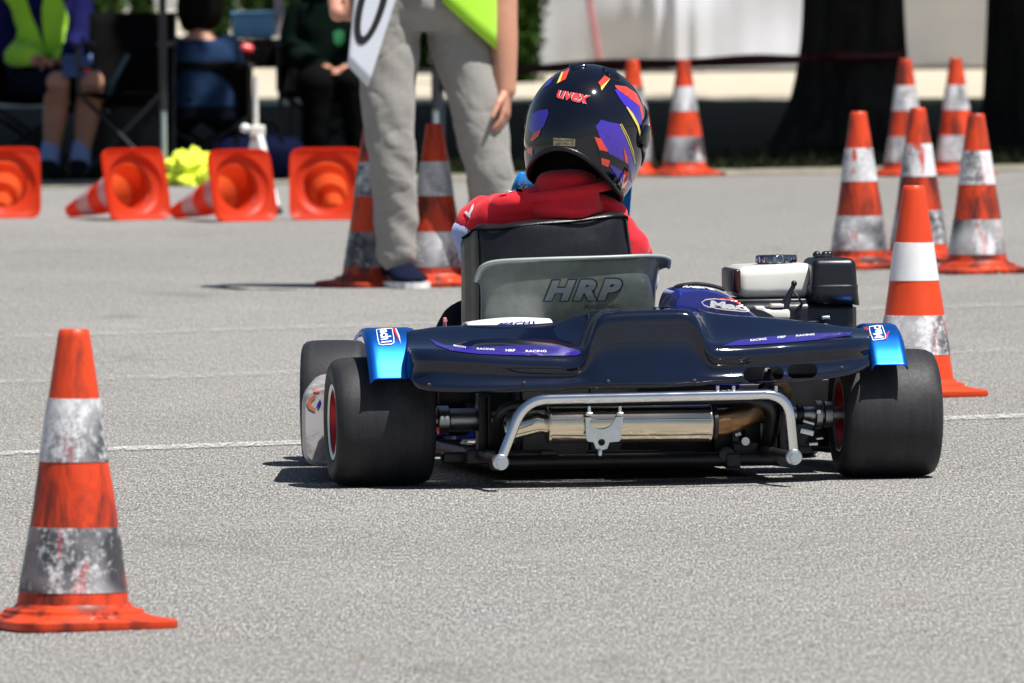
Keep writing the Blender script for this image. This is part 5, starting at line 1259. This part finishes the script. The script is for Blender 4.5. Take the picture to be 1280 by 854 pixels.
ringloft(bm, tr, 28, 2.3); hd_c = pel + Vector((-.0, -.02, .73)); limb(bm, [pel + Vector((-.01, .01, .54)), hd_c + Vector((0, 0, -.06))], [.05, .05]); head(bm, hd_c, (.25, -1, -.35))
for k_ in range(2):
    limb(bm, [hips[k_], kn[k_]], [.08, .058], 6); limb(bm, [kn[k_], kn[k_].lerp(an[k_], .35) + Vector((0, .03, 0)), an[k_], an[k_] + Vector((0, .0, -.06))], [.055, .056, .034, .034], 8)
sh = [pel + Vector((-.17, .03, .46)), pel + Vector((.15, .03, .46))]; el = [O(2, 52, .40), O(100, 50, .38)]; wr = [O(44, 76, .10), O(74, 80, .12)]
for k_, sg in ((0, 1), (1, -1)):
    limb(bm, [sh[k_], el[k_], wr[k_]], [.048, .042, .028], 8); hand(bm, wr[k_], (sg * .8, -.5, -.25), (0, .2, -1), (sg * .2, -.8, .5), (.4, .6, .5), .92)
fuse('body', bm, 'skin', off, .0055, 3)
bm = new(); ringloft(bm, [(c, a + .012, b + .012) for c, a, b in tr[:-1]], 28, 2.3)
for k_ in range(2): limb(bm, [sh[k_], el[k_], el[k_].lerp(wr[k_], .85)], [.062, .058, .046], 8)
fuse('jacket', bm, 'navy_jacket', off, .008, 3, lambda co: .006 * noise.noise(co * 13))
# vest halves crossing to a V neck
bpy.context.view_layer.update(); JB = bvh_of(bpy.data.objects['jacket'])
def vh(poly, nm='vest'):
    o = decal(nm, poly, JB, 'hi_vis_lime', off, .012, 5); solid(o, .005, 0); return o
vst = vh([(4, -2), (12, -14), (30, -14), (40, 20), (50, 45), (58, 66), (54, 82), (42, 87), (20, 83), (9, 76), (9, 66), (16, 58), (25, 55), (24, 38), (18, 20), (10, 6)])
vh([(52, 10), (54, -2), (62, -10), (74, -6), (80, 8), (85, 28), (84, 42), (79, 60), (74, 77), (62, 76), (57, 64), (54, 44)])
bm = new()
for k_ in range(2): limb(bm, [hips[k_], hips[k_].lerp(kn[k_], .5), hips[k_].lerp(kn[k_], .93)], [.10, .088, .074], 6)
ringloft(bm, [(pel + Vector((0, 0, -.09)), .16, .12), (pel + Vector((0, 0, .05)), .168, .125)], 24)
fuse('shorts', bm, 'navy_shorts', off, .008, 3, lambda co: .006 * noise.noise(co * 15))
for k_ in range(2):
    a = an[k_]; bm = new(); limb(bm, [Vector((a.x, a.y, .14)), Vector((a.x - .01, a.y, .06))], [.042, .045], 4); obj('sock', bm, 'sock_blue', off)
    shoe('shoe', Vector((a.x - .03, a.y + .06, 0)), Vector((a.x + (.02), a.y - .20, 0)), .045, .095, 'shoe_black', off, 'shoe_black')
eyes_hair(off, hd_c, (.25, -1, -.35), 'hair_dark')
cb = thing('clipboard', 'small pale blue clipboard resting on the official\'s knees', 'clipboard', at(96, 82, o0.y + .02)); bm = new(); box(bm, (0, 0, 0), (.13, .20, .006), .002, Matrix.Rotation(R(28), 4, 'X').to_quaternion()); obj('board', bm, 'pole_grey', cb); bpy.data.objects['board'].data.materials[0] = simple('pale_blue', (.10, .16, .34), .5)
bm = new(); box(bm, (.045, -.06, -.02), (.03, .03, .02), .006); obj('clip', bm, 'can_red', cb)
bpy.data.objects['clip'].data.materials[0] = simple('pink_clip', (.7, .25, .32), .4)
# empty black chair
BD = 56.
g = at(152, 120, BD); camp_chair((g.x, BD, 0), R(-4), 'empty all-black folding chair between the official and the tent pole', .38, .37, .72)
bm = new(); p0 = at(160, 68, BD - .12); p1 = at(140, 104, BD - .12); tube(bm, [p0, p1, at(136, 118, BD - .02)], .010, 10); simple('stick_blue', (.035, .075, .10), .5); wk = tag(obj('walking_stick', bm, 'stick_blue'), 'dull blue stick leaning on the empty black folding chair', 'stick')
bm = new(); c = at(150, 150, BD + .2); c.z = .17; box(bm, (0, 0, 0), (.34, .3, .33), .03, None, 4); ct = obj('cool_box', bm, 'black_vinyl'); ct.location = c + Vector((0, .5, 0)); tag(ct, 'black cool box on the ground behind the empty folding chair', 'cool box')
# person in blue from behind
bd = 56.6; b0 = at(252, 190, bd); b0.z = 0
bp = thing('person', 'dark-haired person in blue T-shirt sitting with back turned in the shade', 'person', b0)
bpy.context.view_layer.update()
def B_(px, py, dd=0): return at(px, py, bd + dd) - b0
bm = new(); pel = B_(252, 124); pel.z = .30
tr = [(pel, .15, .11), (B_(251, 100), .145, .10), (B_(250, 72), .15, .10), (B_(249, 58), .14, .085), (B_(249, 50), .085, .06), (B_(250, 42), .05, .05)]
ringloft(bm, tr, 28, 2.3); hcn = B_(250, 14, .04); limb(bm, [B_(250, 48), hcn], [.05, .05]); head(bm, hcn, (.15, 1, -.1), .95)
for s in (-1, 1):
    shp = B_(249 + s * 34, 60); limb(bm, [shp, shp + Vector((s * .05, .10, -.2)), shp + Vector((s * .0, .33, -.22))], [.045, .04, .028], 6); hand(bm, shp + Vector((0, .33, -.22)), (-s * .4, .8, -.1), (0, 0, -1), (-s, .4, 0), (.4, .5, .4), .9)
    limb(bm, [pel + Vector((s * .09, .05, -.02)), pel + Vector((s * .14, .42, .08)), pel + Vector((s * .12, .46, -.24))], [.08, .06, .04], 6)
fuse('body', bm, 'skin', bp, .0065, 3)
bm = new(); ringloft(bm, [(c, a + .014, b + .014) for c, a, b in tr[:-1]], 28, 2.3)
for s in (-1, 1): shp = B_(249 + s * 34, 60); limb(bm, [shp, shp + Vector((s * .04, .08, -.15))], [.06, .055], 6)
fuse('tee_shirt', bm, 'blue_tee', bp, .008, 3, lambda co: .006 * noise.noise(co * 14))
bm = new(); ringloft(bm, [(pel + Vector((0, 0, -.06)), .155, .12), (pel + Vector((0, 0, .05)), .16, .12)], 24)
for s in (-1, 1): limb(bm, [pel + Vector((s * .09, .05, -.02)), pel + Vector((s * .14, .42, .08)), pel + Vector((s * .12, .46, -.18))], [.095, .075, .055], 6)
fuse('trousers', bm, 'dark_jeans', bp, .008, 2)
for s in (-1, 1): shoe('shoe', pel + Vector((s * .12, .44, -.30)), pel + Vector((s * .13, .68, -.30)), .045, .09, 'shoe_black', bp, 'shoe_black')
eyes_hair(bp, hcn, (.15, 1, -.1), 'hair_dark', 1.12, 32)
camp_chair((b0.x, bd + .42, 0), R(180), 'black folding chair under the person in the blue T-shirt', .27, .42, .50)
# low table with things on it
td = 57.4; t0 = at(328, 60, td); t0.z = 0; zt = at(328, 50, td).z
tb = thing('folding_table', 'low black folding table carrying the blue box', 'table', t0); hw = (at(372, 60, td).x - at(284, 60, td).x) / 2
bm = new(); box(bm, (0, .2, zt - .012), (2 * hw, .5, .022), .004); obj('tabletop', bm, 'black_cloth', tb); bm = new(); box(bm, (.02, -.045, zt - .075), (2 * hw - .05, .006, .10), .002); obj('apron', bm, 'black_cloth', tb)
for sx in (-1, 1):
    for sy in (-.02, .42): bm = new(); tube(bm, [(sx * (hw - .03), sy, 0), (sx * (hw - .03), sy, zt - .02)], .010, 10); obj('leg', bm, 'pole_black', tb)
bx0 = at(290, 48, td + .1); bx1 = at(369, 15, td + .1); bb = thing('storage_box', 'light blue plastic box standing on the low table', 'box', ((bx0.x + bx1.x) / 2, td + .2, zt))
bm = new(); box(bm, (0, 0, (bx1.z - zt) / 2), (bx1.x - bx0.x, .2, bx1.z - zt - .012), .012, None, 4); obj('tub', bm, 'box_blue', bb); bm = new(); box(bm, (0, 0, bx1.z - zt - .004), (bx1.x - bx0.x + .014, .22, .014), .005); obj('lid', bm, 'box_blue', bb)
p = at(308, 62, td - .16); bm = new(); lathe(bm, [(.012, -.03), (.026, -.022), (.030, 0), (.026, .022), (.016, .03)], (0, 0, 0), (1, .1, -.25), 20); cn_ = obj('red_cap', bm, 'can_red'); cn_.location = p; cn_['category'] = 'cap'; cn_['label'] = 'small red sun cap hanging at the table edge below the blue box'
cnp = thing('pale_post', 'pale slim post standing on the low table in front of the blue box', 'post', at(349, 60, td + .03)); cnp.location.z = zt; bm = new(); tube(bm, [(0, 0, .01), (0, 0, 1.5)], .020, 12); obj('shaft', bm, 'pole_white', cnp); bm = new(); box(bm, (0, 0, .006), (.07, .07, .012), .003); obj('foot', bm, 'pole_white', cnp); bpy.data.objects['shaft'].data.materials[0] = simple('pale_pinkish', (.55, .48, .48), .5)
# timing tripod with red and white legs
sd = 48.7; s0 = G(348, 268); jz = at(320, 160, s0.y + .15); s0b = Vector((jz.x, jz.y, 0))
ts = thing('tripod_stand', 'white pole stand on red and white striped legs beside the overturned cone', 'stand', s0b); J = jz - s0b
bm = new(); tube(bm, [J, J + Vector((.0, .0, .12)), J + Vector((.003, 0, .20))], [.0115, .0105, .0105], 14); obj('post', bm, 'pole_white', ts)
bm = new(); box(bm, J + Vector((.005, 0, -.012)), (.06, .05, .045), .008); obj('clamp', bm, 'pole_white', ts); bm = new(); ball(bm, J + Vector((-.042, -.01, 0)), .020, 14, (1, 1, .9)); obj('clamp_knob', bm, 'sticker_white', ts)
for foot in (s0 - s0b, at(296, 240, s0.y + .35) - s0b, Vector((.05, .32, 0))):
    foot.z = 0; st_ = J + Vector((.01, -.01, -.02)) if foot.y < 0 else J + Vector((0, 0, -.03)); n = 6
    bm = new(); tube(bm, [st_, foot], .012, 12); lg = obj('leg', bm, 'stripe_red', ts)
    for k_ in range(3):
        a = st_.lerp(foot, .04 + .33 * k_); b = st_.lerp(foot, .24 + .33 * k_); bm = new(); tube(bm, [a, b], .0140 if k_ else .0165, 12); obj('white_stripe', bm, 'sticker_white', lg)
    bm = new(); ball(bm, foot + Vector((0, 0, .012)), .017, 12); obj('rubber_foot', bm, 'tyre_rubber', lg)
# crumpled hi-vis heap and navy bag
def lump(name, c, s, mat, amp, sc, seed, label, cat):
    bm = new(); bmesh.ops.create_icosphere(bm, subdivisions=5, radius=1)
    for q in bm.verts:
        p = q.co.copy(); f = 1 + amp * (noise.noise(p * sc + Vector((seed, 0, 0))) + .5 * abs(noise.noise(p * sc * 2.3 + Vector((0, seed, 0))))); q.co = Vector((p.x * s[0] * f, p.y * s[1] * f, max(-.35, p.z) * s[2] * f + .35 * s[2]))
    o = obj(name, bm, mat, None, True, 180); o.location = c; tag(o, label, cat); return o
lump('vest_heap', G(237, 232), (.108, .15, .098), 'hi_vis_yellow', .60, 2.2, 3, 'crumpled fluorescent yellow vest heap lying on the ground between two overturned cones', 'vest')
p = at(325, 200, 55.5); p.z = 0
bg = thing('sports_bag', 'navy sports bag on the ground behind the tripod stand', 'bag', p); bm = new(); bmesh.ops.create_icosphere(bm, subdivisions=4, radius=1)
for q in bm.verts:
    c = q.co.copy(); q.co = Vector((math.copysign(abs(c.x) ** .6, c.x) * .20, math.copysign(abs(c.y) ** .7, c.y) * .13, (math.copysign(abs(c.z) ** .7, c.z) + 1) * .095)) * (1 + .06 * noise.noise(c * 3))
obj('bag_body', bm, 'bag_navy', bg, True, 180); bm = new(); tube(bm, smooth_path([(-.1, -.1, .15), (-.07, -.08, .25), (.07, -.08, .25), (.1, -.1, .15)], 6), .009, 8); obj('handle', bm, 'black_cloth', bg); bm = new(); box(bm, (-.03, -.135, .12), (.02, .01, .012), .003); obj('buckle', bm, 'zinc', bg)
# dark green clad person deep in the shade
gd_ = 56.8; q0 = at(418, 190, gd_); q0.z = 0
gpn = thing('person', 'person in dark green jacket sitting in deep shade beside the standing man', 'person', q0); bpy.context.view_layer.update()
def Q(px, py, dd=0): return at(px + 12, py, gd_ + dd) - q0
bm = new(); pel = Q(408, 105, .35); tr = [(pel, .16, .12), (Q(407, 70, .37), .15, .11), (Q(406, 32, .38), .17, .11), (Q(406, 8, .38), .175, .10), (Q(406, -8, .37), .10, .07), (Q(406, -18, .36), .055, .055)]
ringloft(bm, tr, 26, 2.3); hq = Q(405, -52, .33); limb(bm, [Q(406, -12, .36), hq], [.05, .05]); head(bm, hq, (-.4, -1, -.1))
for s in (-1, 1):
    k0 = Q(408 + s * 22, 104, -.05); limb(bm, [pel + Vector((s * .09, -.02, 0)), k0], [.085, .06], 6); limb(bm, [k0, Vector((k0.x + s * .02, k0.y + .03, .08))], [.056, .04], 6)
    shp = Q(406 + s * 42, 12, .38); hnd = Q(408 + s * 12, 88, .02); limb(bm, [shp, Q(406 + s * 52, 62, .34), hnd], [.05, .042, .028], 6); hand(bm, hnd, (-s * .7, -.4, -.2), (0, 0, -1), (-s * .3, -.9, .2), (.4, .6, .5), .92)
fuse('body', bm, 'skin', gpn, .0065, 3)
bm = new(); ringloft(bm, [(c, a + .015, b + .015) for c, a, b in tr[:-1]], 26, 2.3)
for s in (-1, 1): limb(bm, [Q(406 + s * 42, 12, .38), Q(406 + s * 52, 62, .34), Q(406 + s * 52, 62, .34).lerp(Q(408 + s * 12, 88, .02), .9)], [.066, .06, .044], 6)
jk = fuse('jacket', bm, 'dark_green_jacket', gpn, .008, 3, lambda co: .006 * noise.noise(co * 13))
bpy.context.view_layer.update(); QB = bvh_of(jk); mk = decal('chest_badge', [(417, 41), (424, 37), (430, 40), (430, 52), (425, 58), (418, 55)], QB, 'hi_vis_lime', jk, .004, 4); mk.data.materials[0] = simple('bright_green', (.02, .22, .07), .6)
bm = new(); ringloft(bm, [(pel + Vector((0, 0, -.08)), .165, .13), (pel + Vector((0, 0, .05)), .17, .13)], 24)
for s in (-1, 1): k0 = Q(408 + s * 22, 104, -.05); limb(bm, [pel + Vector((s * .09, -.02, 0)), k0], [.10, .078], 6); limb(bm, [k0, Vector((k0.x + s * .02, k0.y + .03, .10))], [.074, .058], 6)
fuse('trousers', bm, 'black_cloth', gpn, .008, 2, lambda co: .005 * noise.noise(co * 15))
for s in (-1, 1): k0 = Q(408 + s * 22, 104, -.05); shoe('shoe', Vector((k0.x + s * .02, k0.y + .08, 0)), Vector((k0.x + s * .05, k0.y - .17, 0)), .046, .095, 'shoe_black', gpn, 'shoe_black')
eyes_hair(gpn, hq, (-.4, -1, -.1), 'hair_dark')
camp_chair((q0.x, gd_ + .33, 0), 0, 'black folding chair under the person in the dark green jacket', .36, .50, .62)
